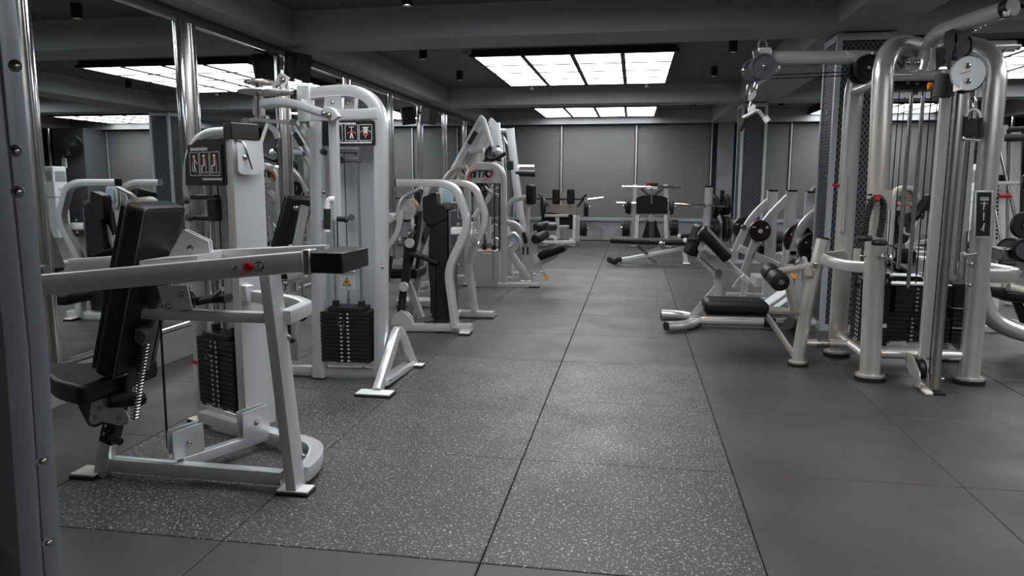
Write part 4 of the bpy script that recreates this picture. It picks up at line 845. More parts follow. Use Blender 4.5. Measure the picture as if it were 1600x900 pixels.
# ================================================================ tall A frame press with raised levers, behind the NITRO tower
T = Thing('raised_lever_machine', 'tall silver machine with two raised levers and black hooked grips', 'exercise machine', (-1.9, 9.95, 0))
for dy in (0, .45):
    o_ = V((dy*.12, dy, 0))
    T.part('rising_beam', MB().tube([V(p)+o_ for p in ((-2.543, 9.9, 1.362), (-2.069, 9.9, 2.178))], .10, .06, n=(0, 1, 0)), 'silver')
    T.part('rising_beam', MB().tube([V(p)+o_ for p in ((-2.41, 9.95, 1.423), (-1.991, 9.95, 2.113))], .11, .06, n=(0, 1, 0)), 'silver' if dy else 'champ')
    T.part('drop_lever', MB().tube([V(p)+o_ for p in ((-2.022, 9.8, 2.186), (-1.909, 9.8, 1.831))], .06, .04, n=(0, 1, 0)), 'silver')
    T.part('pivot_head', MB().plate([V(p)+o_ for p in ((-2.088, 9.82, 2.206), (-2.052, 9.82, 2.247), (-2.009, 9.82, 2.196), (-2.009, 9.82, 2.121), (-2.053, 9.82, 2.096))], .07, (0, 1, 0), .02), 'silver')
T.part('black_slot', MB().tube([(-2.229, 9.85, 1.861), (-2.13, 9.85, 2.022)], .06, .05, n=(0, 1, 0)), 'dark')
T.part('cross_beam', MB().tube([(-2.241, 9.9, 1.752), (-2.036, 9.9, 1.777)], .10, .06, n=(0, 0, 1)), 'silver')
T.part('grip', MB().tube([(-1.89, 9.7, 1.818), (-1.96, 9.7, 1.759), (-1.96, 9.7, 1.675), (-1.89, 9.7, 1.641), (-1.786, 9.7, 1.675), (-1.699, 9.7, 1.733)], .05, shape='round', fil=.06), 'rubber')
T.part('grip', MB().tube([(-1.822, 9.9, 1.835), (-1.893, 9.9, 1.75), (-1.876, 9.9, 1.656), (-1.796, 9.9, 1.647)], .05, shape='round', fil=.06), 'rubber')
T.part('elbow_cap', MB().ball((-1.822, 9.8, 1.754), .06), 'silver')
T.part('tall_back_plate', MB().plate([(-1.994, 10.1, 2.185), (-1.904, 10.1, 2.167), (-1.805, 10.1, 1.583), (-1.932, 10.1, 1.583)], .09, (0, 1, 0), .01), 'silver')
T.part('rear_leg', MB().tube([(-1.895, 10.1, 2.158), (-1.705, 10.1, 0.043)], .09, .06, n=(0, 1, 0)), 'silver')
T.part('rear_leg', MB().tube([(-2.175, 10.1, 2.092), (-2.187, 10.1, 0.014)], .08, .06, n=(0, 1, 0)), 'silver')
T.part('lower_beam', MB().tube([(-2.706, 10.1, 0.002), (-1.677, 10.1, -0.012)], .09, .06, n=(0, 0, 1)), 'silver')
T.part('low_leg', MB().tube([(-2.553, 9.9, 1.344), (-2.569, 9.9, -0.006)], .08, .07, n=(0, 1, 0)), 'silver')
T.part('hanging_hook', MB().tube([(-2.262, 9.6, 1.572), (-2.263, 9.6, 1.488), (-2.219, 9.6, 1.454), (-2.167, 9.6, 1.488), (-2.166, 9.6, 1.572)], .035, shape='round', sides=8, fil=.04), 'plastic')
disc_weight(T, 'round_plate', (-2.151, 9.8, 1.258), (0, 1, 0), .10, .05); disc_weight(T, 'round_plate', (-2.035, 9.8, 1.258), (0, 1, 0), .10, .05)
T.foot((-2.55, 9.9, -0.015)[:2], .16, .12)
T = Thing('smith_machine', 'tall leaning silver rack with a chrome and black bar sleeve', 'exercise machine', (-1.5, 10.6, 0))
T.part('leaning_post', MB().tube([(-1.774, 10.5, 2.107), (-1.632, 10.5, 0.931), (-1.496, 10.5, -0.003)], .11, .09, n=(0, 1, 0)), 'silver')
T.part('leaning_post', MB().tube([(-2.101, 11.2, 2.121), (-1.962, 11.2, 0.902), (-1.86, 11.2, -0.048)], .07, .07, n=(0, 1, 0)), 'silver')
T.part('top_bar', MB().cyl((-1.961, 10.6, 2.089), (-1.774, 10.5, 2.071), .035), 'silver')
T.part('guide_rod', MB().cyl((-1.959, 10.8, 2.047), (-1.794, 10.8, 0.05), .014), 'chrome')
T.part('guide_rod', MB().cyl((-1.966, 11, 2.059), (-1.797, 11, 0.225), .010), 'chrome')
T.part('curved_guard', MB().tube([(-1.921, 10.8, 2.009), (-1.873, 10.8, 1.897), (-1.796, 10.8, 1.85)], .03, shape='round', fil=.1, sides=8), 'silver')
T.part('bar_sleeve', MB().cyl((-1.706, 10.6, 1.557), (-1.433, 10.6, 1.556), .045), 'chrome'); T.part('bar_sleeve', MB().cyl((-1.689, 10.5, 1.482), (-1.41, 10.5, 1.473), .05), 'plastic', label='black rubber sleeve under the chrome one')
T.part('catch_block', MB().obox((-1.764, 10.5, 1.592), .10, .12, .14).obox((-1.727, 10.5, 1.701), .05, .06, .09), 'plastic', bevel=.02)
T.part('base_beam', MB().tube([(-1.839, 10.5, 0.008), (-1.411, 10.5, 0.018)], .09, .06, n=(0, 0, 1)), 'silver')
T.foot((-1.477, 10.5, -0.021)[:2], .16, .12)
for p in ((-1.672, 10.4, 1.099), (-1.653, 10.4, 0.797)): T.part('stop_peg', MB().ball(p, .035), 'plastic')
# ================================================================ far machine left: padded hack squat
T = Thing('hack_squat_machine', 'cream-framed squat machine with two black shoulder pads, left against the far wall', 'exercise machine', (-1.5, 15.7, 0))
for x in (869, 892): 
    p = (-1.627, 15.5, 1.049) if x == 869 else (-1.315, 15.5, 1.05)
    pad(T, 'shoulder_pad', p, .32, .16, .10, (0, 0, 1), (0, -1, 0), bev=.03)
T.part('backrest', MB().plate([(-1.718, 15.6, 0.87), (-1.28, 15.6, 0.873), (-1.25, 15.6, 0.656), (-1.772, 15.6, 0.706)], .10, (0, 1, 0), .02), 'skin', bevel=.01, label='tan back board')
T.part('backrest', MB().plate([(-1.593, 15.7, 1.127), (-1.429, 15.7, 1.127), (-1.426, 15.7, 0.951), (-1.592, 15.7, 0.95)], .05, (0, 1, 0)), 'skin')
T.part('backrest_surround', MB().plate([(-1.805, 15.65, 0.704), (-1.254, 15.65, 0.681), (-1.249, 15.65, 0.339), (-1.97, 15.65, 0.482), (-1.929, 15.65, 0.675)], .12, (0, 1, 0), .02), 'vinyl')
T.part('front_rail', MB().tube([(-1.863, 15.45, 0.643), (-1.359, 15.45, 0.648)], .07, .06, n=(0, 0, 1)), 'shade'); T.part('front_rail', MB().tube([(-1.561, 15.45, 0.416), (-1.343, 15.45, 0.418)], .08, .06, n=(0, 0, 1)), 'shade')
T.part('centre_post', MB().tube([(-1.59, 15.45, 0.632), (-1.585, 15.45, 0.143)], .09, .06, n=(0, 1, 0)), 'silver')
T.part('side_frame', MB().tube([(-1.228, 15.5, 0.66), (-1.234, 15.5, 0.062)], .07, .07, n=(0, 1, 0)), 'white'); T.part('side_frame', MB().plate([(-1.23, 15.7, 0.624), (-1.134, 15.7, 0.652), (-1.14, 15.7, 0.103), (-1.236, 15.7, 0.101)], .04, (0, 1, 0)), 'white')
T.part('cross_bar', MB().cyl((-2.064, 15.6, 1.004), (-0.969, 15.6, 0.996), .022), 'plastic')
T.part('weight_bar', MB().cyl((-0.969, 15.6, 0.982), (-0.633, 15.6, 1.024), .028), 'chrome')
for s_ in ((-1.898, 15.5, 0.845), (-1.912, 15.5, 0.817)): disc_weight(T, 'weight_disc', s_, (1, .3, 0), .19, .05)
for s_ in ((-1.014, 15.5, 0.824), (-0.967, 15.5, 0.81)): disc_weight(T, 'weight_disc', s_, (1, .1, 0), .18, .045)
for s_ in ((-1.089, 15.5, 0.391), (-1.048, 15.5, 0.378), (-0.994, 15.5, 0.378)): disc_weight(T, 'weight_disc', s_, (1, .1, 0), .165, .05)
T.part('bar_end', MB().cyl((-0.974, 15.5, 0.824), (-0.907, 15.5, 0.831), .025).cyl((-0.994, 15.5, 0.378), (-0.926, 15.5, 0.379), .025), 'steel', kind='stuff')
for a in ([(-1.996, 15.5, 1.101), (-1.928, 15.5, 1.061), (-1.872, 15.5, 0.926), (-1.775, 15.5, 0.845)], [(-0.978, 15.5, 1.092), (-1.058, 15.5, 1.038), (-1.097, 15.5, 0.917), (-1.176, 15.5, 0.836)]): T.part('grip_handle', MB().tube(a, .045, shape='round', fil=.1), 'plastic')
T.part('foot_frame', MB().tube([(-1.868, 15.3, 0.083), (-1.815, 15.3, 0.206), (-1.611, 15.3, 0.208), (-1.609, 15.3, 0.06), (-1.285, 15.3, 0.064), (-1.286, 15.3, 0.186)], .06, .05, n=(0, 1, 0), fil=.1), 'white')
T.part('foot_frame', MB().tube([(-1.83, 15.1, 0.113), (-1.229, 15.1, 0.122)], .08, .06, n=(0, 0, 1)), 'white')
pad(T, 'seat', (-1.821, 15, 0.466), .34, .3, .10, (1, 0, 0), (0, -.2, 1), bev=.04); T.part('seat_cylinder', MB().cyl((-1.726, 15.1, 0.461), (-1.566, 15.1, 0.463), .07), 'gplastic')
T.foot((-1.839, 15.4, 0.048)[:2], .1, .1); T.foot((-1.253, 15.4, 0.057)[:2], .1, .1)
# ================================================================ far machine centre: leg press with black foot plate
T = Thing('leg_press_machine', 'leg press with a large black foot plate and chrome bars, centre of the far wall', 'exercise machine', (.35, 15.7, 0))
T.part('foot_board', MB().plate([(0.046, 15.3, 1.034), (0.162, 15.3, 1.074), (0.355, 15.3, 1.1), (0.548, 15.3, 1.075), (0.678, 15.3, 1.037), (0.688, 15.3, 0.711), (0.054, 15.3, 0.706)], .05, (0, 1, 0), .02), 'vinyl', label='black foot plate')
T.part('foot_board_post', MB().cyl((0.35, 15.25, 1.231), (0.359, 15.25, 0.919), .02), 'steel')
for a in (((-0.249, 15.5, 1.254), (0.951, 15.5, 1.243)), ((-0.361, 15.5, 0.921), (0.063, 15.5, 0.911)), ((0.677, 15.5, 0.914), (1.169, 15.5, 0.891))): T.part('chrome_bar', MB().cyl(a[0], a[1], .028), 'chrome')
T.part('long_bar', MB().cyl((0.944, 15.2, 0.899), (1.411, 15.2, 0.876), .02), 'steel')
T.part('sign_block', MB().box((0.238, 15.3, 1.334), (0.475, 15.4, 1.269)), 'plastic'); T.part('sign_block', MB().box((0.239, 15.29, 1.327), (0.324, 15.3, 1.276)), 'red', label='small red plate'); T.part('sign_block', MB().box((0.247, 15.28, 1.263), (0.47, 15.4, 1.21)), 'white', label='white metal clamp')
for a in ([(0.146, 15.45, 1.229), (0.28, 15.45, 1.098)], [(0.588, 15.45, 1.23), (0.436, 15.45, 1.098)]): T.part('v_strut', MB().tube(a, .06, .04, n=(0, 1, 0)), 'gplastic')
for a in ([(0.027, 15.8, 1.306), (0.018, 15.8, 0.056)], [(0.651, 15.8, 1.307), (0.743, 15.8, 0.067)]): T.part('upright', MB().tube(a, .09, .07, n=(0, 1, 0)), 'silver')
for a in ([(0.081, 15.3, 0.68), (0.067, 15.3, 0.204)], [(0.65, 15.3, 0.685), (0.678, 15.3, 0.213)]): T.part('guide_rail', MB().tube(a, .07, .05, n=(0, 1, 0)), 'white')
T.part('centre_post', MB().tube([(0.372, 15.4, 0.559), (0.382, 15.4, 0.201)], .10, .06, n=(0, 1, 0)), 'gplastic'); T.part('centre_bracket', MB().plate([(0.316, 15.35, 0.68), (0.394, 15.35, 0.681), (0.436, 15.35, 0.549), (0.293, 15.35, 0.548)], .04, (0, 1, 0)), 'cream')
T.part('seat_shell', MB().plate([(0.282, 15.5, 0.567), (0.223, 15.5, 0.326), (0.187, 15.5, 0.204), (0.581, 15.5, 0.21), (0.511, 15.5, 0.382), (0.466, 15.5, 0.568)], .2, (0, 1, 0), .03), 'vinyl')
for q in (((-0.147, 15.5, 0.856), .15, .05), ((-0.094, 15.5, 0.856), .17, .05), ((0.771, 15.5, 0.823), .14, .05)): disc_weight(T, 'weight_disc', q[0], (1, .15, 0), q[1], q[2])
for q in ((-0.202, 15.5, 0.388), (-0.149, 15.5, 0.388), (-0.096, 15.5, 0.389), (0.784, 15.5, 0.412), (0.836, 15.5, 0.413), (0.888, 15.5, 0.413)): disc_weight(T, 'weight_disc', q, (1, .05, 0), .165, .05)
T.part('disc_hub', MB().cyl((-0.229, 15.5, 0.401), (-0.256, 15.5, 0.4), .03).cyl((-0.2, 15.5, 0.856), (-0.226, 15.5, 0.856), .03).cyl((0.809, 15.5, 0.849), (0.874, 15.5, 0.85), .03), 'steel', kind='stuff')
T.part('rear_cross', MB().tube([(-0.051, 15.8, 0.11), (0.822, 15.8, 0.109)], .08, .06, n=(0, 0, 1)), 'silver')
T.foot((0.019, 15.5, 0.027)[:2], .14, .12); T.foot((0.731, 15.5, 0.038)[:2], .14, .12)
# ================================================================ adjustable bench
T = Thing('adjustable_bench', 'low flat bench with a grey spine and black rollers at its left end', 'bench', (.3, 12.4, 0))
pad(T, 'bench_pad', (-0.051, 12.35, 0.381), .66, .26, .07, V((0.203, 12.35, 0.374))-V((-0.306, 12.35, 0.388)), (0, 0, 1), bev=.025)
pad(T, 'bench_pad', (0.705, 12.35, 0.37), .95, .26, .065, V((1.056, 12.35, 0.37))-V((0.329, 12.35, 0.37)), (0, 0, 1), bev=.025)
T.part('spine_beam', MB().tube([(-0.234, 12.35, 0.043), (0.335, 12.35, 0.161), (0.853, 12.35, 0.277)], .085, .07, n=(0, 0, 1)), 'silver')
T.part('rear_leg', MB().tube([(0.833, 12.35, 0.266), (0.883, 12.35, 0.021)], .07, .06, n=(0, 1, 0)), 'silver'); T.foot((0.883, 12.35, 0.011)[:2], .12, .28)
roller(T, 'foot_roller', (-0.272, 12.15, 0.042), (-0.392, 12.6, 0.036), .05)
roller(T, 'foot_roller', (-0.198, 12.1, 0.081), (-0.232, 12.2, 0.08), .04, m='plastic')
T.part('adjust_plate', MB().plate([(0.156, 12.35, 0.18), (0.25, 12.35, 0.213), (0.436, 12.35, 0.313), (0.522, 12.35, 0.218), (0.482, 12.35, 0.174)], .04, (0, 1, 0), .01), 'silver')
T.part('strut', MB().tube([(0.078, 12.3, 0.301), (0.25, 12.3, 0.165)], .05, .03, n=(0, 1, 0)), 'gplastic'); T.part('strut', MB().tube([(0.273, 12.3, 0.101), (0.39, 12.3, 0.028)], .04, .03, n=(0, 1, 0)), 'gplastic')
T.part('hinge', MB().ball((0.473, 12.25, 0.354), .06, sq=(1.2, 1, .8)), 'steel')
# ================================================================ plate rack and racked barbell
T = Thing('plate_tree', 'upright post rack with black discs, left of the far mesh column', 'rack', (1.55, 14.5, 0))
T.part('post', MB().cyl((1.386, 14.2, 1.265), (1.36, 14.2, .04), .075), 'silver'); T.part('post_cap', MB().cyl((1.387, 14.2, 1.253), (1.385, 14.2, 1.289), .08), 'plastic')
for q in (((1.479, 14.4, 0.902), .28), ((1.527, 14.4, 0.878), .28), ((1.691, 14.4, 0.927), .24), ((1.749, 14.4, 0.928), .24), ((1.486, 14.3, 0.469), .26), ((1.533, 14.3, 0.47), .26), ((1.686, 14.3, 0.472), .30), ((1.745, 14.3, 0.472), .30)): disc_weight(T, 'weight_disc', q[0], (1, .25, 0), q[1]*.82, .05)
T.part('cream_stand', MB().plate([(1.546, 14.3, 0.748), (1.603, 14.3, 0.773), (1.656, 14.3, 0.629), (1.674, 14.3, 0.204), (1.617, 14.3, 0.154), (1.612, 14.3, 0.568)], .12, (0, 1, 0), .03), 'cream')
T.part('base', MB().box((1.15, 14.05, 0), (1.95, 14.9, .05)), 'silver'); T.part('bar_hook', MB().box((1.37, 13.93, .93), (1.43, 14.15, .962)), 'steel'); T.part('back_post', MB().cyl((1.66, 14.45, .05), (1.66, 14.45, 1.2), .04), 'plastic')
T.part('clamp', MB().box((1.539, 14.1, 0.959), (1.637, 14.3, 0.81)), 'plastic', bevel=.01)
T = Thing('barbell', 'chrome barbell resting in front of the plate rack', 'barbell', (1.398, 13.95, 0.915))
T.part('bar', MB().cyl((0.913, 13.95, 0.93), (1.73, 13.95, 0.912), .016), 'chrome'); T.part('sleeve', MB().cyl((0.89, 13.95, 0.93), (1.283, 13.95, 0.921), .026), 'chrome'); T.part('collar', MB().cyl((1.272, 13.95, 0.92), (1.306, 13.95, 0.919), .045), 'steel')
# ================================================================ back extension bench
T = Thing('back_extension_bench', 'silver back extension bench with split black pads and a C-shaped foot', 'bench', (.9, 6.95, 0))
T.part('c_foot', MB().tube([(.30, 7.30, .05), (.46, 7.30, .05), (.60, 7.16, .055), (.61, 6.95, .055), (.50, 6.72, .05), (.33, 6.66, .05)], .105, .085, n=(0, 0, 1), shape='oval', fil=.12, seg=7), 'silver')
T.part('foot_cap', MB().tube([(.315, 6.653, .05), (.325, 6.658, .05)], .100, .080, n=(0, 0, 1), shape='oval'), 'plastic'); T.part('foot_cap', MB().tube([(.29, 7.30, .05), (.302, 7.30, .05)], .100, .080, n=(0, 0, 1), shape='oval'), 'plastic')
T.part('spine_tube', MB().tube([(.60, 6.97, .055), (1.68, 6.99, .06)], .09, .075, n=(0, 0, 1), shape='oval'), 'silver')
T.part('end_block', MB().tube([(1.407, 6.85, 0.096), (1.498, 6.85, 0.064)], .12, .10, n=(0, 0, 1), rr=.02), 'plastic')
T.part('spine_clamp', MB().tube([(1.22, 6.97, .062), (1.32, 6.97, .062)], .10, .088, n=(0, 0, 1)), 'plastic')
T.part('diagonal_strut', MB().tube([(0.569, 6.97, 0.089), (0.792, 6.97, 0.382)], .06, .05, n=(0, 1, 0)), 'silver')
T.part('upright', MB().tube([(0.804, 6.97, 0.237), (0.794, 6.97, 0.491)], .07, .065, n=(0, 1, 0)), 'silver')
T.part('pivot', MB().disc((0.785, 6.9, 0.524), (0, 1, 0), .035, .12), 'steel')
sl = T.part('slotted_plate', MB().plate([(0.607, 6.93, 0.714), (0.653, 6.93, 0.738), (0.889, 6.93, 0.564), (0.824, 6.93, 0.491), (0.761, 6.93, 0.483), (0.635, 6.93, 0.601), (0.587, 6.93, 0.654)], .05, (0, 1, 0), .03), 'silver')
hs = MB()
for p in ((0.63, 6.895, 0.658), (0.659, 6.895, 0.635), (0.689, 6.895, 0.606), (0.719, 6.895, 0.582), (0.742, 6.895, 0.559)): hs.obox(p, .03, .006, .022, (1, 0, -.6), (0, 1, 0))
T.part('slots', hs, 'dark', parent=sl, kind='stuff')
T.part('long_arm', MB().tube([(0.755, 6.8, 0.711), (1.017, 6.8, 0.482)], .055, .05, n=(0, 1, 0)), 'silver'); T.part('arm_bracket', MB().obox((1.011, 6.8, 0.482), .10, .06, .06, (1, 0, -.9)), 'silver', bevel=.01)
T.part('front_leg', MB().tube([(1.039, 6.9, 0.446), (0.978, 6.9, 0.145)], .055, .05, n=(0, 1, 0)), 'silver')
pdx = V((0.825, 6.78, 0.714))-V((0.633, 6.78, 0.908))
pad(T, 'hip_pad', (0.731, 6.72, 0.81), .36, .19, .08, pdx, (.7, -.2, .75), bev=.03)
pad(T, 'hip_pad', (0.573, 7.05, 0.811), .30, .19, .08, (.35, 0, 1), (-1, -.3, .3), bev=.03)
T.part('pad_carrier', MB().tube([(0.63, 6.85, 0.845), (0.807, 6.85, 0.683)], .10, .045, n=(.7, 0, .75)), 'gplastic')
for a in (((0.468, 6.72, 0.832), (0.624, 6.72, 0.849)), ((0.442, 7.15, 0.838), (0.567, 7.15, 0.849))):
    T.part('hand_grip', MB().cyl(a[0], a[1], .021), 'rubber'); T.part('grip_end', MB().ball(a[0], .024, 10), 'white')
T.part('grip_bracket', MB().plate([(0.62, 6.74, 0.853), (0.648, 6.74, 0.842), (0.634, 6.74, 0.772), (0.591, 6.74, 0.725), (0.578, 6.74, 0.76)], .02, (0, 1, 0), .01), 'silver')
for q in (((1.277, 6.75, 0.321), .30, .13), ((1.349, 6.85, 0.248), .24, .12)): T.part('foot_plate', MB().obox(q[0], q[1], .22, q[2]*.3, (1, 0, .8), (-.6, 0, 1)), 'shade', bevel=.012)
T.part('foot_roller', MB().cyl((1.368, 6.6, 0.119), (1.46, 6.75, 0.07), .05), 'plastic')
T.part('rear_post', MB().tube([(1.55, 6.97, .06), (1.50, 6.97, .45)], .07, .06, n=(0, 1, 0)), 'silver')
# ================================================================ plate loaded lever machines behind it
def lever_machine(name, label, base, pts1, pts2, posts_, cross, discs, extra=()):
    T = Thing(name, label, 'exercise machine', base)
    for p in (pts1, pts2):
        if p: T.part('bent_lever', MB().tube(p, .085, .06, n=(0, 1, 0), fil=.25, seg=7), 'silver')
    for p in posts_:
        T.part('square_post', MB().tube(p, .115, .10, n=(0, 1, 0)), 'silver'); T.part('post_cap', MB().obox(p[0], .10, .11, .02), 'plastic')
        f = p[-1]; T.foot((f[0], f[1]), .16, .16)
    for p in cross: T.part('cross_beam', MB().tube(p, .085, .06, n=(0, 1, 0)), 'silver')
    for c, r, lab in discs:
        o = disc_weight(T, 'weight_disc', c, (.25, -1, 0), r, .045, mats='plate' if lab else 'brown')
        T.part('hub', MB().lathe([(.0001, -.03), (.022, -.03), (.026, .03), (.018, .04), (.0001, .042)], c, (.25, -1, 0), 16), 'white', parent=o)
        T.part('disc_marks', MB().obox(V(c)+V((r*.6, -.032, r*.35)), .025, .004, .025).obox(V(c)+V((-r*.55, -.030, r*.35)), .04, .004, .012), 'print', parent=o, kind='stuff')
    return T
T = lever_machine('plate_loaded_press', 'silver plate-loaded press with two bent levers and two dark discs', (1.5, 8.5, 0),
    [(1.102, 8.75, 0.335), (1.325, 8.75, 0.963), (1.548, 8.75, 1.154)], [(1.209, 8.4, 0.248), (1.385, 8.4, 0.881), (1.666, 8.4, 1.191)], ([(1.557, 8.75, 1.256), (1.564, 8.75, 0.568), ((1.564, 8.75, 0.568)[0], 8.75, .02)], [(1.695, 8.4, 1.26), (1.693, 8.4, 0.545), ((1.693, 8.4, 0.545)[0], 8.4, .02)]),
    ([(1.199, 8.65, 0.608), (1.358, 8.65, 0.537)], [(1.319, 8.4, 0.553), (1.598, 8.4, 0.43)]), (((1.368, 8.32, 0.822), .122, 0), ((1.267, 8.9, 0.82), .125, 0)))
T.part('foot_beam', MB().tube([(1.209, 8.4, 0.248), (1.158, 8.4, 0.16)], .10, .06, n=(0, 1, 0)), 'silver'); T.part('base_beam', MB().tube([(1.05, 8.4, .04), (1.85, 8.4, .04)], .08, .06, n=(0, 0, 1)), 'silver')
T.part('base_beam', MB().tube([(1.1, 8.75, .04), (1.9, 8.75, .04)], .08, .06, n=(0, 0, 1)), 'silver')
T.part('link_joint', MB().disc((1.245, 8.65, 0.843), (0, 1, 0), .03, .1), 'steel')
pad(T, 'seat', (1.658, 9, 0.576), .40, .28, .09, (1, 0, 0), (0, 0, 1)); T.part('roller', MB().cyl((1.654, 9.1, 0.706), (1.771, 9.1, 0.707), .07), 'gplastic')
T.part('under_seat_block', MB().obox((1.659, 8.9, 0.48), .16, .12, .12, (1, 0, .3)), 'silver', bevel=.02)
T = lever_machine('plate_loaded_row', 'silver plate-loaded machine with one bent lever and three large dark discs', (1.65, 7.7, 0),
    [(1.608, 7.72, 0.676), (1.669, 7.72, 0.923), (1.807, 7.72, 1.065), (1.925, 7.72, 1.117)], None, ([(1.788, 7.9, 1.253), (1.785, 7.9, 0.65), ((1.785, 7.9, 0.65)[0], 7.9, .02)],), ([(1.593, 7.7, 0.665), (1.539, 7.7, 0.152)], [(1.768, 7.72, 0.254), (1.905, 7.72, 0.649)]), (((1.652, 7.75, 0.778), .155, 0), ((1.768, 7.62, 0.707), .15, 1), ((1.75, 7.88, 0.743), .15, 1)))
T.part('joint', MB().cyl((1.638, 7.62, 0.763), (1.655, 7.7, 0.763), .03), 'white'); T.part('lever_base', MB().obox((1.61, 7.72, 0.644), .13, .10, .08), 'silver', bevel=.02)
T.part('oval_cover', MB().plate([(1.56, 7.58, 0.599), (1.59, 7.58, 0.599), (1.587, 7.58, 0.432), (1.523, 7.58, 0.366), (1.498, 7.58, 0.391), (1.52, 7.58, 0.547)], .06, (0, 1, 0), .03), 'gplastic')
T.part('long_rod', MB().cyl((1.617, 7.72, 0.513), (1.722, 7.72, 0.626), .010), 'steel')
T.part('base_beam', MB().tube([(1.25, 7.65, .05), (1.62, 7.85, .05)], .09, .07, n=(0, 0, 1)), 'silver')
T = Thing('black_panel_machine', 'tall black panel with a tan rounded top, left edge of the near mesh column', 'exercise machine', (1.75, 10.0, 0))
T.part('panel', MB().plate([(2.272, 9.9, 0.407), (2.23, 9.9, 1.147), (2.247, 9.9, 1.261), (2.298, 9.9, 1.31), (2.363, 9.9, 1.261), (2.414, 9.9, 0.409)], .10, (0, 1, 0), .03), 'plastic'); T.part('rim', MB().tube([(2.217, 9.84, 1.132), (2.233, 9.84, 1.27), (2.284, 9.84, 1.318), (2.348, 9.84, 1.278)], .03, .05, n=(0, 1, 0), fil=.1), 'cream'); T.part('panel_base', MB().box((1.6, 9.8, 0), (2.0, 10.3, .12)), 'silver')
# ================================================================ multi-station cable tower (right)
KC = (1.97, 5.6, 0)
T = Thing('cable_station', 'tall champagne-grey cable station with rounded uprights, pulleys and several black weight stacks', 'exercise machine', KC)
def up(pts, lab=None): T.part('upright', MB().tube(pts, .135, .095, n=(0, 1, 0), shape='oval', fil=.24, seg=9), 'champ', label=lab)
up([(1.635, 5.22, .02), (1.575, 5.22, 2.25), (1.90, 5.50, 2.25)])
up([(2.275, 5.25, .02), (2.265, 5.25, 2.23), (1.98, 5.45, 2.23)])
up([(1.60, 5.93, .02), (1.60, 5.93, 2.22), (1.88, 5.72, 2.24)])
up([(2.42, 5.93, .02), (2.38, 5.93, 2.22), (2.08, 5.72, 2.24)])
for c in ((1.635, 5.22), (2.275, 5.25), (1.60, 5.93), (2.42, 5.93)):
    o = T.part('rubber_foot', MB().tube([(c[0], c[1], 0), (c[0], c[1], .03)], .20, .17, n=(0, 1, 0), shape='oval'), 'rubber')
    T.part('foot_collar', MB().tube([(c[0], c[1], .03), (c[0], c[1], .045)], .19, .16, n=(0, 1, 0), shape='oval'), 'champ', parent=o)
def rt(name, a, b, d=.065, m='champ', **k): return T.part(name, MB().cyl(a, b, d/2, 16), m, **k)
rt('lower_rail', (1.66, 5.24, .19), (2.25, 5.26, .19), .075); rt('lower_rail', (1.60, 5.24, .17), (1.60, 5.92, .17)); rt('lower_rail', (1.62, 5.94, .18), (2.40, 5.94, .18)); rt('lower_rail', (2.30, 5.26, .18), (2.40, 5.92, .18))
rt('upper_rail', (1.60, 5.24, 2.04), (2.24, 5.27, 2.04), .075); rt('upper_rail', (1.60, 5.26, 2.02), (1.60, 5.90, 2.02)); rt('upper_rail', (1.62, 5.93, 2.04), (2.38, 5.93, 2.04)); rt('upper_rail', (2.28, 5.28, 2.04), (2.38, 5.90, 2.04))
rt('brace', (1.66, 5.30, 2.18), (1.86, 5.5, 2.05), .05)
T.part('hub', MB().lathe([(.0001, -.03), (.15, -.03), (.16, 0), (.16, .05), (.12, .09), (.0001, .10)], (1.93, 5.60, 2.17), (0, 0, 1), 28), 'plastic')
T.part('hub_plate', MB().plate([(1.741, 5.35, 2.148), (1.787, 5.35, 2.175), (1.844, 5.35, 2.141), (1.841, 5.35, 2.076), (1.796, 5.35, 2.052), (1.745, 5.35, 2.094)], .06, (0, 1, 0), .01), 'silver')
T.part('hub_plate', MB().plate([(1.744, 5.33, 2.026), (1.838, 5.33, 2.032), (1.849, 5.33, 1.991), (1.811, 5.33, 1.967), (1.747, 5.33, 1.976)], .05, (0, 1, 0), .01), 'silver')
for p in ((1.753, 5.31, 2.129), (1.808, 5.31, 2.128), (1.763, 5.31, 1.998), (1.818, 5.31, 1.997)): T.bolt(p, (0, -1, 0), .012)
T.part('hub_sleeve', MB().box((1.662, 5.3, 2.032), (2.003, 5.4, 1.955)), 'plastic')
# outriggers: left post carries the low seat, right tube sweeps out
T.part('outrigger_post', MB().tube([(1.235, 5.57, .02), (1.26, 5.575, .35), (1.365, 5.60, .94)], .095, shape='round', fil=.35, seg=8, sides=20), 'champ')
T.part('post_cap', MB().cyl((1.365, 5.60, .938), (1.369, 5.601, .955), .046, 20), 'plastic')
T.part('outrigger_foot', MB().cyl((1.235, 5.57, 0), (1.235, 5.57, .022), .075, 20), 'rubber'); T.part('foot_collar', MB().cyl((1.235, 5.57, .022), (1.235, 5.57, .035), .065, 20), 'champ')
T.part('link_bar', MB().tube([(1.36, 5.57, .80), (1.44, 5.44, .77), (1.62, 5.36, .765)], .045, .085, n=(0, 0, 1), fil=.1, rr=.02), 'champ')
T.part('link_bar', MB().tube([(1.34, 5.62, .80), (1.60, 5.90, .80)], .04, .08, n=(0, 0, 1), rr=.018), 'champ')
rt('low_link', (1.25, 5.58, .17), (1.60, 5.60, .17), .06); rt('link_collar', (1.36, 5.585, .17), (1.45, 5.59, .17), .064, 'steel')
T.part('link_plate', MB().box((1.61, 5.27, .62), (1.64, 5.40, .92)), 'champ', bevel=.006)
T.part('latch', MB().tube([(1.565, 5.45, 0.89), (1.563, 5.45, 0.79)], .05, .03, n=(0, 1, 0), rr=.014), 'champ')
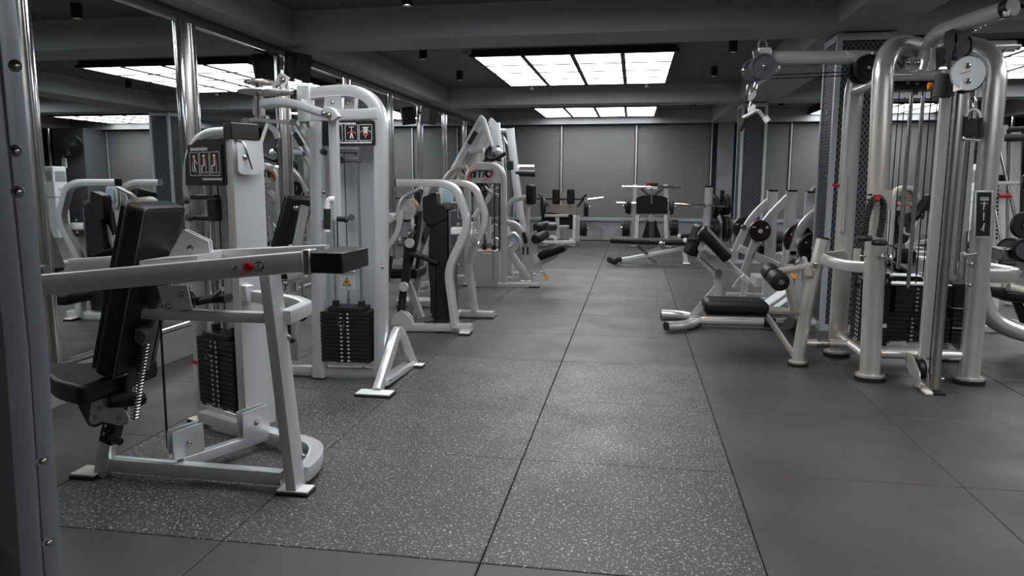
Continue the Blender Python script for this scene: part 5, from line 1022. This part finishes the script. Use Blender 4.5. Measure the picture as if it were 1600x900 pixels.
T.part('outrigger_post', MB().tube([(2.52, 5.86, .98), (2.53, 5.84, .62), (2.60, 5.82, .36), (2.86, 5.80, .24), (3.2, 5.80, .24)], .13, shape='round', fil=.30, seg=8, sides=20), 'champ')
T.part('post_cap', MB().cyl((2.52, 5.86, .975), (2.52, 5.86, 1.0), .066, 20), 'plastic')
T.part('link_bar', MB().tube([(2.30, 5.31, .73), (2.52, 5.34, .73), (2.60, 5.45, .73), (2.53, 5.80, .73)], .06, .095, n=(0, 0, 1), fil=.06, rr=.022), 'champ')
T.part('outrigger_foot', MB().box((2.95, 5.68, 0), (3.15, 5.92, .03)), 'rubber')
rt('outrigger_leg', (3.05, 5.80, .03), (3.05, 5.80, .2), .10)
# bolts on the uprights
for p in ((1.676, 5.2, 0.819), (1.686, 5.2, 0.69)): T.bolt(p, (1, -.3, 0), .013)
for p in ((2.194, 5.19, 0.712), (2.174, 5.19, 0.677), (2.204, 5.19, 0.592)): pass
for p in ((2.201, 5.2, 0.817), (2.201, 5.2, 0.676)): T.bolt(p, (0, -1, 0), .012)
# weight stacks
stack(T, (1.99, 5.52), (1, 0, 0), 6, .44, .15, .235, .0300, 1.98, head=.9, rods=False)
k_ = len(T.o.children)
for i in range(6):
    T.inst('weight_plate', SH[('wp', .44, .15, .03)] if i < 0 else SH.setdefault('k2', MB().obox((0, 0, .014), .325, .15, .0278).mat(1).obox((0, -.077, .014), .07, .006, .027).mat(2).obox((-.022, -.081, .014), .014, .003, .011).obox((.022, -.081, .014), .014, .003, .011).mesh('weight_plate', ['plate', 'plastic', 'silverplate'])), (2.0, 5.52, .447+i*.03))
T.part('top_carriage', MB().box((1.80, 5.45, .632), (2.20, 5.60, .644)), 'silver', bevel=.003)
stack(T, (1.97, 5.97), (1, 0, 0), 13, .34, .15, .20, .0325, 1.98, head=.9, rods=False)
T.part('top_carriage', MB().box((1.80, 5.89, .640), (2.16, 6.04, .652)), 'silver', bevel=.003)
stack(T, (1.72, 5.60), (0, -1, 0), 15, .36, .15, .20, .0325, 1.98, head=.9)
stack(T, (2.30, 5.62), (0, 1, 0), 12, .34, .15, .23, .0325, 1.98, head=.8, rods=False)
for z in (.34, .48): T.part('stack_trim', MB().box((2.22, 5.44, z), (2.39, 5.60, z+.004)), 'cream')
T.part('warning_sticker', MB().box((1.736, 5.37, 0.369), (1.769, 5.375, 0.342)), 'print')
# long chrome guide rods at the front, adjustable perforated column and pulley mast
for a in (((1.824, 5.42, 1.944), (1.838, 5.42, 0.754)), ((1.895, 5.4, 2.024), (1.899, 5.4, 0.623)), ((2.131, 5.4, 1.982), (2.142, 5.4, 0.674)), ((2.203, 5.42, 1.962), (2.199, 5.42, 0.717))): T.part('guide_rod', MB().cyl((a[0][0]*.5+a[1][0]*.5, a[0][1], a[0][2]), (a[0][0]*.5+a[1][0]*.5, a[1][1], a[1][2]), .0135, 14), 'chrome')
T.part('guide_rod', MB().cyl((1.64, 5.52, 1.98), (1.64, 5.52, .66), .011), 'chrome')
T.part('rod_collar', MB().cyl((1.84, 5.40, 1.93), (1.84, 5.40, 1.98), .022), 'steel')
rail = T.part('perforated_rail', MB().tube([(1.915, 5.06, .22), (1.915, 5.06, 2.04)], .075, .05, n=(0, 1, 0), rr=.006), 'silver')
ph = MB()
for i in range(22): ph.cyl((1.945, 5.033, .40+i*.07), (1.945, 5.028, .40+i*.07), .006, 8)
T.part('rail_holes', ph, 'dark', parent=rail, kind='stuff')
T.part('mast', MB().tube([(1.945, 4.955, .03), (1.945, 4.955, 2.05)], .055, .045, n=(0, 1, 0), rr=.012), 'steel')
T.part('mast_foot', MB().plate([(1.884, 5.119, 0.012), (1.943, 5.193, 0.012), (1.931, 4.944, 0.012), (1.916, 4.883, 0.012), (1.875, 4.876, 0.012)], .012, (0, 0, 1)), 'white'); T.part('mast_foot', MB().box((1.88, 4.90, 0), (2.0, 5.0, .014)), 'rubber')
for dx in (-.035, .035):
    poly(T, 'low_pulley_plate', [(1.90+dx, 5.26, .21), (1.90+dx, 5.12, .20), (1.90+dx, 4.98, .12), (1.90+dx, 4.97, .02), (1.90+dx, 5.05, .02), (1.90+dx, 5.22, .12)], .01, (1, 0, 0), 'champ', .02, bolts=[(1.90+dx, 5.04, .08)] if dx > 0 else (), bd=(1, 0, 0))
pulley(T, (1.90, 5.10, .12), (1, 0, 0), .07)
T.part('mast_bolt', MB().cyl((1.98, 4.95, .10), (1.995, 4.95, .10), .012), 'chrome')
T.part('cable', MB().cyl((1.925, 5.00, .12), (1.925, 5.00, 1.98), .004, 8), 'cable')
for x, y in ((1.78, 5.7), (1.86, 5.75), (2.06, 5.72), (2.12, 5.76), (2.17, 5.6)): T.part('cable', MB().cyl((x, y, .66), (x, y, 2.02), .004, 8), 'cable')
# sliding pulley carriage with grey cam disc, near the mast head
cc = V((1.943, 4.86, 1.992))
T.part('cam_plate', MB().lathe([(.0001, -.012), (.098, -.012), (.102, 0), (.098, .012), (.0001, .012)], cc, (.1, -1, 0), 32), 'silver')
T.part('cam_plate', MB().lathe([(.0001, -.012), (.102, -.012), (.106, 0), (.102, .012), (.0001, .012)], cc+V((.02, .05, 0)), (.1, -1, 0), 32), 'plastic')
for a, b in ((-.01, .045), (0, -.045)): T.bolt(cc+V((a, -.012, b)), (.1, -1, 0), .013)
T.part('red_pointer', MB().obox(cc+V((-.02, -.016, .005)), .06, .004, .012, (1, 0, .25), (0, -1, 0)), 'red')
T.part('carriage', MB().tube([(1.839, 4.92, 1.999), (1.828, 4.92, 1.863)], .10, .08, n=(0, 1, 0), rr=.03), 'gplastic')
T.part('carriage_front', MB().tube([(1.853, 4.88, 1.986), (1.848, 4.88, 1.866)], .07, .05, n=(0, 1, 0), rr=.02), 'plastic')
T.part('carriage_bracket', MB().plate([(1.863, 4.85, 1.981), (1.896, 4.85, 2.003), (1.912, 4.85, 1.899), (1.864, 4.85, 1.885)], .012, (0, 1, 0), .006), 'steel')
T.part('spring_pin', MB().cyl((1.768, 4.95, 1.936), (1.812, 4.95, 1.936), .018, 14), 'plastic')
for p in ((1.772, 4.95, 1.936), (1.819, 4.95, 1.935)): T.part('orange_collar', MB().cyl(V(p)-V((.01, 0, 0)), V(p)+V((.01, 0, 0)), .021, 16), 'orange')
# hanging D handle
h0 = V((2.066, 5.05, 1.851))
T.part('carabiner', MB().tube([(2.063, 5.05, 1.882), (2.055, 5.05, 1.851), (2.066, 5.05, 1.812), (2.08, 5.05, 1.812), (2.081, 5.05, 1.85)], .007, shape='round', sides=6, closed=True, fil=.01), 'chrome')
T.part('d_ring', MB().tube([(2.03, 5.05, 1.758), (2.042, 5.05, 1.793), (2.07, 5.05, 1.804), (2.1, 5.05, 1.788), (2.115, 5.05, 1.749)], .018, .006, n=(0, 1, 0), fil=.03), 'silver')
for a in ([(2.03, 5.05, 1.758), (2.024, 5.05, 1.695), (2.033, 5.05, 1.628)], [(2.115, 5.05, 1.749), (2.125, 5.05, 1.628)]): T.part('strap', MB().tube(a, .03, .005, n=(0, 1, 0), fil=.02), 'rubber')
T.part('d_handle', MB().cyl((2.015, 5.05, 1.621), (2.123, 5.05, 1.612), .013, 14), 'chrome')
T.part('handle_end', MB().ball((2.015, 5.05, 1.621), .02, 10), 'steel')
T.part('black_drum', MB().disc((2.126, 5.2, 1.697), (0, 1, 0), .06, .05), 'plastic')
# upper arms
T.part('upper_arm', MB().tube([(1.853, 5.35, 2.022), (1.878, 5.35, 2.214)]+[(1.87, 5.2, 2.291)]+[(2.071, 4.75, 2.332)], .10, shape='round', fil=.22, seg=8, sides=18), 'champ')
pe, pd_ = V((2.071, 4.75, 2.332)), (V((2.071, 4.75, 2.332))-V((1.87, 5.2, 2.291))).normalized()
T.part('arm_cap', MB().cyl(pe-pd_*.01, pe+pd_*.045, .052, 18), 'plastic'); T.part('arm_pulley_mount', MB().cyl(pe+V((-.02, -.03, -.03)), pe+V((0, -.05, -.03)), .02), 'white')
T.part('arm_cable', MB().cyl((2.117, 4.8, 2.376), (2.299, 4.75, 2.296), .010, 8), 'rubber')
T.part('chain', MB().spring((1.978, 5, 2.256), (2.099, 4.9, 2.313), .012, .008, 7, 6), 'steel', kind='stuff')
T.part('chain_rod', MB().cyl((2.099, 4.9, 2.313), (2.134, 4.82, 2.32), .005), 'steel')
for dx in (0, .06): T.part('arm_bracket', MB().plate([V((dx, 0, 0))+V(q) for q in ((1.849, 5, 2.26), (1.905, 5, 2.281), (1.925, 5, 2.213), (1.901, 5, 2.146), (1.896, 5, 2.032), (1.881, 5, 2.04), (1.864, 5, 2.154), (1.845, 5, 2.215))], .012, (0, 1, 0), .01), 'gplastic')
pulley(T, (1.954, 5.05, 2.183), (.2, -1, 0), .085, .04)
T.part('mount_plate', MB().plate([(1.87, 5.2, 2.2), (1.923, 5.2, 2.203), (1.928, 5.2, 2.132), (1.896, 5.2, 2.061), (1.881, 5.2, 2.061)], .04, (0, 1, 0), .01), 'gplastic'); T.part('white_strip', MB().tube([(1.844, 5.15, 2.196), (1.855, 5.15, 2.055)], .025, .02, n=(0, 1, 0)), 'silver')
T.part('rear_arm', MB().tube([(2.079, 6, 2.219)]+[(2.37, 6.1, 2.347), (2.74, 6.1, 2.346)], .085, shape='round', fil=.15, sides=16), 'champ'); T.part('rear_arm_end', MB().cyl((2.74, 6.1, 2.346), (2.774, 6.1, 2.345), .03), 'steel')
T.part('rear_strut', MB().cyl((2.545, 6, 2.244), (2.642, 6, 2.304), .012), 'steel')
# long left arm with pulleys and V handle
T.part('left_arm', MB().tube([(.90, 5.60, 2.225), (1.62, 5.60, 2.215), (1.80, 5.60, 2.17)], .098, shape='round', fil=.1, sides=20), 'champ')
T.part('arm_under_rod', MB().cyl((1.0, 5.60, 2.163), (1.28, 5.60, 2.163), .008), 'steel')
T.part('end_clamp', MB().box((0.833, 5.52, 2.289), (0.932, 5.68, 2.233)), 'silver', bevel=.012)
T.part('end_loop', MB().tube([(0.85, 5.6, 2.293), (0.852, 5.6, 2.342), (0.877, 5.6, 2.358), (0.904, 5.6, 2.336), (0.911, 5.6, 2.292)], .018, shape='round', sides=8, fil=.04), 'gplastic')
T.part('clamp_plate', MB().plate([(0.796, 5.5, 2.26), (0.83, 5.5, 2.285), (0.833, 5.5, 2.216), (0.808, 5.5, 2.208)], .02, (0, 1, 0)), 'steel')
pulley(T, (0.874, 5.52, 2.157), (.1, -1, 0), .090, .045, m='gplastic'); pulley(T, (0.832, 5.64, 2.149), (.1, -1, 0), .085, .045, m='gplastic')
T.part('pulley_pin', MB().ball((0.735, 5.45, 2.124), .02, 10), 'steel')
for a in ([(0.824, 5.5, 2.05), (0.813, 5.5, 2.007), (0.835, 5.5, 1.998), (0.841, 5.5, 2.041)], [(0.786, 5.6, 2.046), (0.781, 5.6, 1.975), (0.803, 5.6, 1.965), (0.809, 5.6, 2.028)]): T.part('carabiner', MB().tube(a, .008, shape='round', sides=6, closed=True, fil=.012), 'chrome')
T.part('swivel_plate', MB().plate([(0.791, 5.55, 1.969), (0.838, 5.55, 2.004), (0.844, 5.55, 1.968), (0.819, 5.55, 1.933), (0.789, 5.55, 1.924)], .008, (0, 1, 0), .006), 'silver'); T.part('snap_hook', MB().tube([(0.807, 5.55, 1.924), (0.796, 5.55, 1.88), (0.814, 5.55, 1.861), (0.825, 5.55, 1.906)], .007, shape='round', sides=6, closed=True, fil=.01), 'chrome')
T.part('handle_plate', MB().plate([(0.787, 5.55, 1.88), (0.839, 5.55, 1.901), (0.84, 5.55, 1.861), (0.793, 5.55, 1.835)], .02, (0, 1, 0), .004), 'white')
T.part('v_bar', MB().tube([(0.748, 5.5, 1.804), (0.799, 5.5, 1.83)]+[(0.85, 5.5, 1.861), (0.896, 5.5, 1.802)], .028, shape='round', fil=.03, sides=10), 'silver')
T.part('v_bar_sleeve', MB().cyl((0.901, 5.5, 1.807), (0.924, 5.5, 1.776), .024), 'white'); T.part('v_bar_grip', MB().cyl((0.761, 5.5, 1.795), (0.734, 5.5, 1.715), .019), 'rubber')
for dz in (0, .025): T.part('arm_cable', MB().cyl((.95, 5.58, 2.105-dz), (1.56, 5.56, 2.115-dz), .004, 8), 'cable')
pulley(T, (1.564, 5.5, 2.129), (.1, -1, 0), .090, .045); pulley(T, (1.548, 5.6, 2.118), (.1, -1, 0), .085, .04)
T.part('pulley_fin', MB().plate([(1.411, 5.55, 2.261), (1.488, 5.55, 2.233), (1.582, 5.55, 2.205), (1.6, 5.55, 2.179), (1.511, 5.55, 2.147), (1.483, 5.55, 2.19)], .012, (0, 1, 0), .01), 'champ'); T.part('fin_bolt', MB().cyl((1.592, 5.5, 2.205), (1.59, 5.5, 2.23), .02), 'steel')
# accessories: rope, pegs, instruction board
T.part('hook_plate', MB().box((1.545, 5.125, 1.17), (1.66, 5.14, 1.30)), 'champ'); T.part('plate_slots', MB().obox((1.535, 5.165, 1.27), .03, .01, .012).obox((1.535, 5.165, 1.235), .03, .01, .012), 'dark', kind='stuff')
T.part('peg', MB().cyl((1.57, 5.12, 1.251), (1.53, 4.99, 1.253), .016), 'red', label='red storage peg')
T.part('peg', MB().cyl((1.56, 5.93, 1.33), (1.49, 5.90, 1.33), .013), 'red', label='red storage peg'); T.part('peg_plate', MB().box((1.555, 5.86, .98), (1.575, 5.93, 1.40)), 'champ')
T.part('peg', MB().cyl((2.34, 5.22, 1.265), (2.41, 5.22, 1.265), .013), 'red', label='red storage peg')
T.part('knob_rod', MB().cyl((1.52, 5.22, .86), (1.70, 5.14, .845), .006), 'chrome'); T.part('star_knob', MB().ball((1.68, 5.15, .86), .02, 8), 'chrome')
T.part('knob_rod', MB().cyl((2.16, 5.2, .88), (2.23, 5.2, .89), .007), 'chrome'); T.part('knob', MB().ball((2.15, 5.2, .88), .02, 10), 'cream')
pc = V((2.233, 5.165, 1.146)); 
placard(T, pc, (1, .08, 0), 0, .082, .28, [(0, .055, 0, .075, 'cross'), (0, -.012, 0, .07, 'side'), (0, -.085, 0, .075, 'lunge')], [(0, .108, .05, .008), (0, .095, .05, .012)], frame=True, up=(-.055, 0, 1), col='print')
T.part('board_frame', MB().tube([pc+V((a*.049+b*.008*-1, .006, b*.147)) for a, b in ((-1, -1), (1, -1), (1, 1), (-1, 1))], .012, .014, n=(0, 1, 0), closed=True), 'silver')
# low seat and leg rollers on the left
rt('seat_rail', (.95, 5.6, .405), (1.27, 5.59, .40), .06); rt('diagonal_brace', (.985, 5.6, .39), (1.215, 5.58, .06), .045)
st = pad(T, 'seat', (.765, 5.6, .435), .46, .30, .095, (1, 0, 0), (0, 0, 1), bev=.035)
T.part('bracket_arm', MB().tube([(1.137, 5.58, 0.754), (1.139, 5.58, 0.626), (1.174, 5.58, 0.483), (1.187, 5.58, 0.407)], .06, .05, n=(0, 1, 0), fil=.1), 'champ')
T.part('roller_arm', MB().tube([(1.33, 5.56, .765), (1.22, 5.56, .735), (1.06, 5.56, .705)], .045, .045, n=(0, 0, 1), fil=.1, rr=.02), 'champ'); T.bolt((1.31, 5.53, .765), (0, -1, 0), .014)
T.part('arm_bracket', MB().plate([(1.234, 5.54, 0.709), (1.259, 5.54, 0.737), (1.295, 5.54, 0.729), (1.289, 5.54, 0.672), (1.244, 5.54, 0.681)], .02, (0, 1, 0), .01), 'champ')
T.part('orange_button', MB().cyl((1.167, 5.52, 0.674), (1.176, 5.56, 0.67), .016, 16), 'orange')
T.part('adjust_quadrant', MB().plate([(1.118, 5.62, 0.658), (1.172, 5.62, 0.679), (1.192, 5.62, 0.641), (1.187, 5.62, 0.564), (1.132, 5.62, 0.572)], .02, (0, 1, 0), .02), 'gplastic')
roller(T, 'foam_roller', (1.03, 5.30, .655), (1.03, 5.50, .665), .066); roller(T, 'foam_roller', (1.03, 5.55, .67), (1.03, 5.75, .68), .066)
T.part('roller_axle', MB().cyl((1.03, 5.27, .66), (1.03, 5.78, .68), .02), 'steel')
T.part('tread_plate', MB().obox((1.279, 5.62, 0.7), .02, .08, .22, (1, 0, .3)), 'shade')
# triceps rope hanging on the front upright
def rope(pts):
    P = fillet(pts, .05, 6); b = MB(); N = 70; L = [0]
    for i in range(1, len(P)): L.append(L[-1]+(P[i]-P[i-1]).length)
    def at(t):
        s_ = t*L[-1]
        for i in range(1, len(L)):
            if L[i] >= s_: return P[i-1]+(P[i]-P[i-1])*((s_-L[i-1])/max(1e-6, L[i]-L[i-1]))
        return P[-1]
    for k in range(3):
        q = []
        for i in range(N+1):
            t = i/N; p = at(t); d = (at(min(1, t+.01))-at(max(0, t-.01))).normalized(); x = d.orthogonal() if False else V((0, 1, 0)).cross(d).normalized(); y = d.cross(x)
            a = 2*math.pi*(t*L[-1]/.055+k/3); q.append(p+(x*math.cos(a)+y*math.sin(a))*.0125)
        b.tube(q, .021, shape='round', sides=6, n=(0, 1, 0))
    return b
R_ = Thing('triceps_rope', 'black twisted pull-down rope with knobbed ends, hung on the cable station upright', 'rope attachment', (1.6, 5.09, 0))
R_.part('twisted_rope', rope([(1.487, 5.05, 1.016), (1.491, 5.05, 1.132), (1.512, 5.05, 1.223), (1.548, 5.05, 1.264), (1.589, 5.05, 1.224), (1.59, 5.05, 1.104), (1.577, 5.05, 1.005)]), 'rope')
for p in ((1.488, 5.05, 1), (1.58, 5.05, 0.972)): R_.part('rope_end', MB().lathe([(.0001, 0), (.044, .004), (.049, .02), (.040, .038), (.0001, .044)], V(p)-V((0, 0, .03)), (0, 0, 1), 16), 'rubber')
R_.part('clip', MB().tube([(1.521, 5.01, 1.249), (1.52, 5.01, 1.208), (1.537, 5.01, 1.192), (1.551, 5.01, 1.208), (1.548, 5.01, 1.249)], .006, shape='round', sides=6, fil=.01), 'steel')
# ================================================================ machines seen through and right of the cable station
T = Thing('rounded_tower_machine', 'white-rimmed tower with black panel and small signs, seen through the cable station', 'exercise machine', (3.2, 9.2, 0))
T.part('tower_panel', MB().plate([(3.05, 9.3, 0.48), (3.023, 9.3, 1.164), (3.066, 9.3, 1.254), (3.148, 9.3, 1.284), (3.234, 9.3, 1.255), (3.269, 9.3, 1.165), (3.32, 9.3, 0.485)], .12, (0, 1, 0), .02), 'shade')
T.part('tower_rim', MB().tube([(3.019, 9.25, 0.484), (2.992, 9.25, 1.165), (3.034, 9.25, 1.262), (3.123, 9.25, 1.3), (3.223, 9.25, 1.263), (3.266, 9.25, 1.151)], .045, .16, n=(0, 1, 0), fil=.1), 'white')
T.part('black_panel', MB().plate([(3.042, 9.2, 0.641), (3.02, 9.2, 1.136), (3.229, 9.2, 1.137), (3.266, 9.2, 0.645)], .05, (0, 1, 0)), 'plastic')
T.part('sign', MB().plate([(3.015, 9.16, 1.13), (3.098, 9.16, 1.13), (3.105, 9.16, 1.027), (3.022, 9.16, 1.026)], .01, (0, 1, 0)), 'print'); T.part('sign', MB().plate([(3.119, 9.16, 1.13), (3.202, 9.16, 1.131), (3.209, 9.16, 1.027), (3.126, 9.16, 1.027)], .01, (0, 1, 0)), 'print')
mk = MB()
for i, p in enumerate(((3.035, 9.15, 1.086), (3.071, 9.15, 1.079), (3.139, 9.15, 1.094), (3.175, 9.15, 1.072))): mk.obox(p, .022, .004, .03)
T.part('sign_marks', mk, 'printred', kind='stuff'); T.part('orange_strip', MB().tube([(3.072, 9.18, 1.189), (3.177, 9.18, 1.189)], .02, .02, n=(0, 0, 1)), 'orange')
T.part('grey_drum', MB().disc((3.156, 9.1, 0.911), (0, 1, 0), .12, .1), 'gplastic'); T.part('ring', MB().tube([(3.065, 9, 0.842), (3.071, 9, 0.761), (3.18, 9, 0.763), (3.173, 9, 0.865)], .03, shape='round', fil=.1), 'white')
T.part('curved_arm', MB().tube([(3.242, 8.9, 0.994), (3.191, 8.9, 0.871), (3.128, 8.9, 0.638), (3.075, 8.9, 0.623)], .09, .06, n=(0, 1, 0), fil=.15), 'white'); T.part('curved_arm', MB().tube([(3.212, 8.7, 1.038), (3.205, 8.7, 0.883), (3.193, 8.7, 0.784)], .07, .06, n=(0, 1, 0), fil=.1), 'silver')
pad(T, 'backrest', (3.267, 9, 1.056), .34, .26, .12, (.6, 0, 1), (-1, 0, .5), bev=.04); 
T.part('side_bar', MB().tube([(3.1, 8.9, 0.645), (3.312, 8.9, 0.699)], .04, .04, n=(0, 1, 0)), 'white'); T.part('side_bar', MB().tube([(3.141, 8.9, 0.551), (3.343, 8.9, 0.554)], .05, .04, n=(0, 1, 0)), 'silver')
T.part('bowl_guard', MB().plate([(2.726, 8.6, 0.672), (2.827, 8.6, 0.645), (2.835, 8.6, 0.531), (2.77, 8.6, 0.516), (2.732, 8.6, 0.572)], .2, (0, 1, 0), .05), 'cream')
pad(T, 'seat', (2.918, 8.7, 0.566), .32, .3, .16, (1, 0, -.2), (0, 0, 1), bev=.05)
T.part('lower_housing', MB().box((2.954, 9, 0.478), (3.387, 9.4, 0.243)), 'silver', bevel=.02); T.part('lower_box', MB().box((3.084, 8.6, 0.536), (3.248, 8.8, 0.359)), 'silver', bevel=.02)
T.part('base', MB().box((2.95, 8.3, 0), (3.7, 9.4, .09)), 'silver', bevel=.01); T.part('base_column', MB().box((3.1, 9.1, .05), (3.35, 9.35, .6)), 'shade')
pad(T, 'slanted_pad', (2.715, 8.2, 0.481), .62, .24, .07, V((2.912, 8.2, 0.37))-V((2.564, 8.2, 0.567)), (.5, 0, 1), bev=.03)
T = Thing('white_frame_machine', 'white-framed machine with slanting beams between the cable station masts', 'exercise machine', (3.25, 7.3, 0))
T.part('slanting_beam', MB().tube([(2.876, 7.3, 0.942), (3.058, 7.3, 0.655)], .07, .06, n=(0, 1, 0)), 'white'); T.part('upper_bar', MB().tube([(2.963, 7.3, 1.008), (3.028, 7.3, 1.009), (3.031, 7.3, 0.915)], .03, shape='round', fil=.03), 'steel')
T.part('mount', MB().plate([(2.96, 7.3, 0.984), (3.02, 7.3, 0.973), (3.016, 7.3, 0.903), (2.974, 7.3, 0.879)], .05, (0, 1, 0)), 'shade'); T.part('leg', MB().tube([(3.25, 7.3, .02), (3.25, 7.3, .75)], .08, .07, n=(0, 1, 0)), 'white'); T.part('foot_beam', MB().box((3.0, 7.1, 0), (3.6, 7.5, .07)), 'silver', bevel=.01)
T.part('horizontal_beam', MB().tube([(2.86, 7.3, 0.603), (3.214, 7.3, 0.61)], .10, .06, n=(0, 0, 1)), 'silver'); pad(T, 'arm_pad', (2.963, 7.15, 0.802), .3, .12, .05, (1, 0, 0), (0, 0, 1))
# squat rack at the right edge
T = Thing('squat_rack', 'white perforated squat rack with a barbell, right edge of the room', 'rack', (4.6, 7.9, 0))
for p in ([(3.497, 7.9, 1.899), (3.583, 7.9, 0.807)], [(4.049, 8.8, 1.933), (4.133, 8.8, 0.747)]):
    b_, z_ = V(p[0]), V(p[-1]); T.part('post', MB().tube([b_, z_, (z_.x, z_.y, .02)], .075, .075, n=(0, 1, 0)), 'white'); 
ph = MB(); a_, b_ = V((3.479, 7.85, 1.781)), V((3.549, 7.85, 0.81))
for i in range(26): ph.obox(a_+(b_-a_)*(i/25)+V((-.015, 0, 0)), .018, .01, .022)
T.part('post_holes', ph, 'dark', kind='stuff')
T.part('top_beam', MB().tube([(3.519, 7.9, 1.777), (3.935, 7.9, 1.786)], .08, .07, n=(0, 0, 1)), 'plastic'); T.part('top_beam', MB().tube([(3.714, 8.3, 1.882), (4.125, 8.3, 1.897)], .06, .05, n=(0, 0, 1)), 'plastic')
T.part('top_bracket', MB().tube([(3.502, 7.9, 1.838), (3.499, 7.9, 1.881), (3.555, 7.9, 1.88)], .04, .03, n=(0, 1, 0)), 'white')
T.part('diagonal_stay', MB().cyl((3.425, 7.7, 1.635), (3.626, 7.6, 0.811), .014), 'steel'); T.part('diagonal_stay', MB().cyl((3.386, 7.7, 1.261), (3.46, 7.6, 0.803), .010), 'steel')
T.part('safety_hook', MB().obox((3.415, 7.75, 1.377), .20, .08, .05).obox((3.404, 7.75, 1.437), .05, .06, .14).obox((3.453, 7.75, 1.389), .08, .06, .07), 'plastic', bevel=.006)
T.part('chrome_post', MB().tube([(4.425, 9.6, 1.824), (4.458, 9.6, 0.707)], .13, .10, n=(0, 1, 0)), 'chrome')
T.part('base', MB().box((4.35, 7.6, 0), (5.4, 8.9, .05)), 'silver')
T = Thing('barbell', 'white-grey barbell racked on the black hooks at the right edge', 'barbell', (3.454, 7.62, 1.346))
T.part('bar', MB().cyl((3.321, 7.62, 1.343), (3.944, 7.62, 1.353), .018), 'white'); T.part('weight_disc', MB().disc((3.618, 7.62, 1.352), (1, -.3, 0), .07, .04, .02), 'plastic')
T = Thing('white_wall_board', 'tall pale board leaning behind the squat rack at the right edge', 'board', (5.6, 9.9, 0))
T.part('panel', MB().box((5.15, 9.9, .02), (5.75, 9.98, 1.62)), 'panelwhite', bevel=.03); T.part('edge', MB().box((5.16, 9.895, .0), (5.74, 9.985, .06)), 'plastic')
T.part('panel_badge', MB().obox((5.45, 9.895, 1.05), .10, .01, .06), 'gplastic')
T = Thing('dumbbell_bench', 'dark padded bench with rollers and a chrome support, cut off by the right edge', 'bench', (3.6, 6.6, 0))
pad(T, 'seat', (3.123, 6.4, 0.448), .42, .30, .07, (1, 0, -.1), (0, 0, 1), bev=.02)
T.part('seat_tube', MB().cyl((2.953, 6.3, 0.526), (3.141, 6.3, 0.484), .035), 'cream')
for p in (((3.156, 6.5, 0.802), (3.36, 6.9, 0.779), .10), ((3.208, 6.9, 0.788), (3.357, 7.2, 0.775), .09)): roller(T, 'roller', p[0], p[1], p[2], cap='gplastic')
T.part('roller_block', MB().box((3.025, 6.6, 0.811), (3.205, 6.8, 0.698)), 'steel', bevel=.01); T.part('grip', MB().cyl((2.966, 6.5, 0.699), (3.077, 6.5, 0.69), .03), 'rubber')
T.part('chrome_hook', MB().tube([(3.061, 6.5, 0.706), (3.087, 6.5, 0.633), (3.119, 6.5, 0.591), (3.144, 6.5, 0.634)], .02, shape='round', fil=.03), 'chrome')
T.part('leg', MB().tube([(3.119, 6.5, 0.39), (3.191, 6.5, 0.232)]+[(4.0, 6.5, .02)], .06, .05, n=(0, 1, 0)), 'plastic'); T.part('base_rail', MB().box((3.55, 6.4, 0), (4.3, 6.6, .06)), 'gplastic')
disc_weight(T, 'weight_disc', (3.358, 7, 0.983), (.2, -1, 0), .115, .05)
T.part('disc_post', MB().cyl((4.05, 7.0, .02), (4.05, 7.0, 1.0), .03), 'steel')
# ================================================================ air conditioner and fan, seen mainly in the mirrors
T = Thing('air_conditioner', 'white floor-standing air conditioner in the far right corner, seen in the mirror', 'air conditioner', (6.65, 15.3, 0))
T.part('cabinet', MB().box((6.40, 15.1, .03), (6.90, 15.5, 1.70)), 'white', bevel=.02); T.part('foot', MB().box((6.42, 15.12, 0), (6.88, 15.48, .04)), 'shade')
lv = MB()
for i in range(7): lv.box((6.392, 15.14, 1.36+i*.035), (6.402, 15.46, 1.375+i*.035)); lv.box((6.45, 15.092, 1.36+i*.035), (6.85, 15.102, 1.375+i*.035))
T.part('air_grille', lv, 'gplastic', kind='stuff'); T.part('door_line', MB().box((6.396, 15.1, .98), (6.90, 15.103, 1.0)).box((6.396, 15.1, .98), (6.399, 15.5, 1.0)), 'shade', kind='stuff')
T.part('control_panel', MB().box((6.60, 15.095, 1.12), (6.72, 15.10, 1.2)).box((6.395, 15.22, 1.12), (6.40, 15.36, 1.2)), 'panelwhite', kind='stuff')
T = Thing('wall_fan', 'dark fan mounted high on the far right corner pillar, seen in the mirror', 'fan', (6.75, 16.0, 2.2))
T.part('cage', MB().lathe([(.0001, -.10), (.12, -.10), (.30, -.03), (.31, 0), (.30, .03), (.12, .07), (.0001, .07)], (6.6, 15.9, 2.22), (-.5, -1, -.5), 24), 'dark')
for k in range(3): T.part('blade', MB().plate([V((6.56, 15.82, 2.18))+V((math.cos(2.1*k+a)*r_, 0, math.sin(2.1*k+a)*r_)) for a, r_ in ((0, .04), (.25, .22), (.9, .22), (.9, .04))], .004, (0, 1, 0)), 'gplastic')
T.part('motor', MB().cyl((6.66, 15.95, 2.24), (6.8, 16.12, 2.28), .08), 'plastic'); T.part('wall_bracket', MB().box((6.75, 16.05, 2.1), (7.0, 16.2, 2.4)), 'plastic')
T.part('pull_cord', MB().cyl((6.95, 16.1, 2.15), (6.95, 16.1, 1.92), .006, 6).box((6.90, 16.08, 1.68), (7.0, 16.14, 1.92)), 'white', kind='stuff')
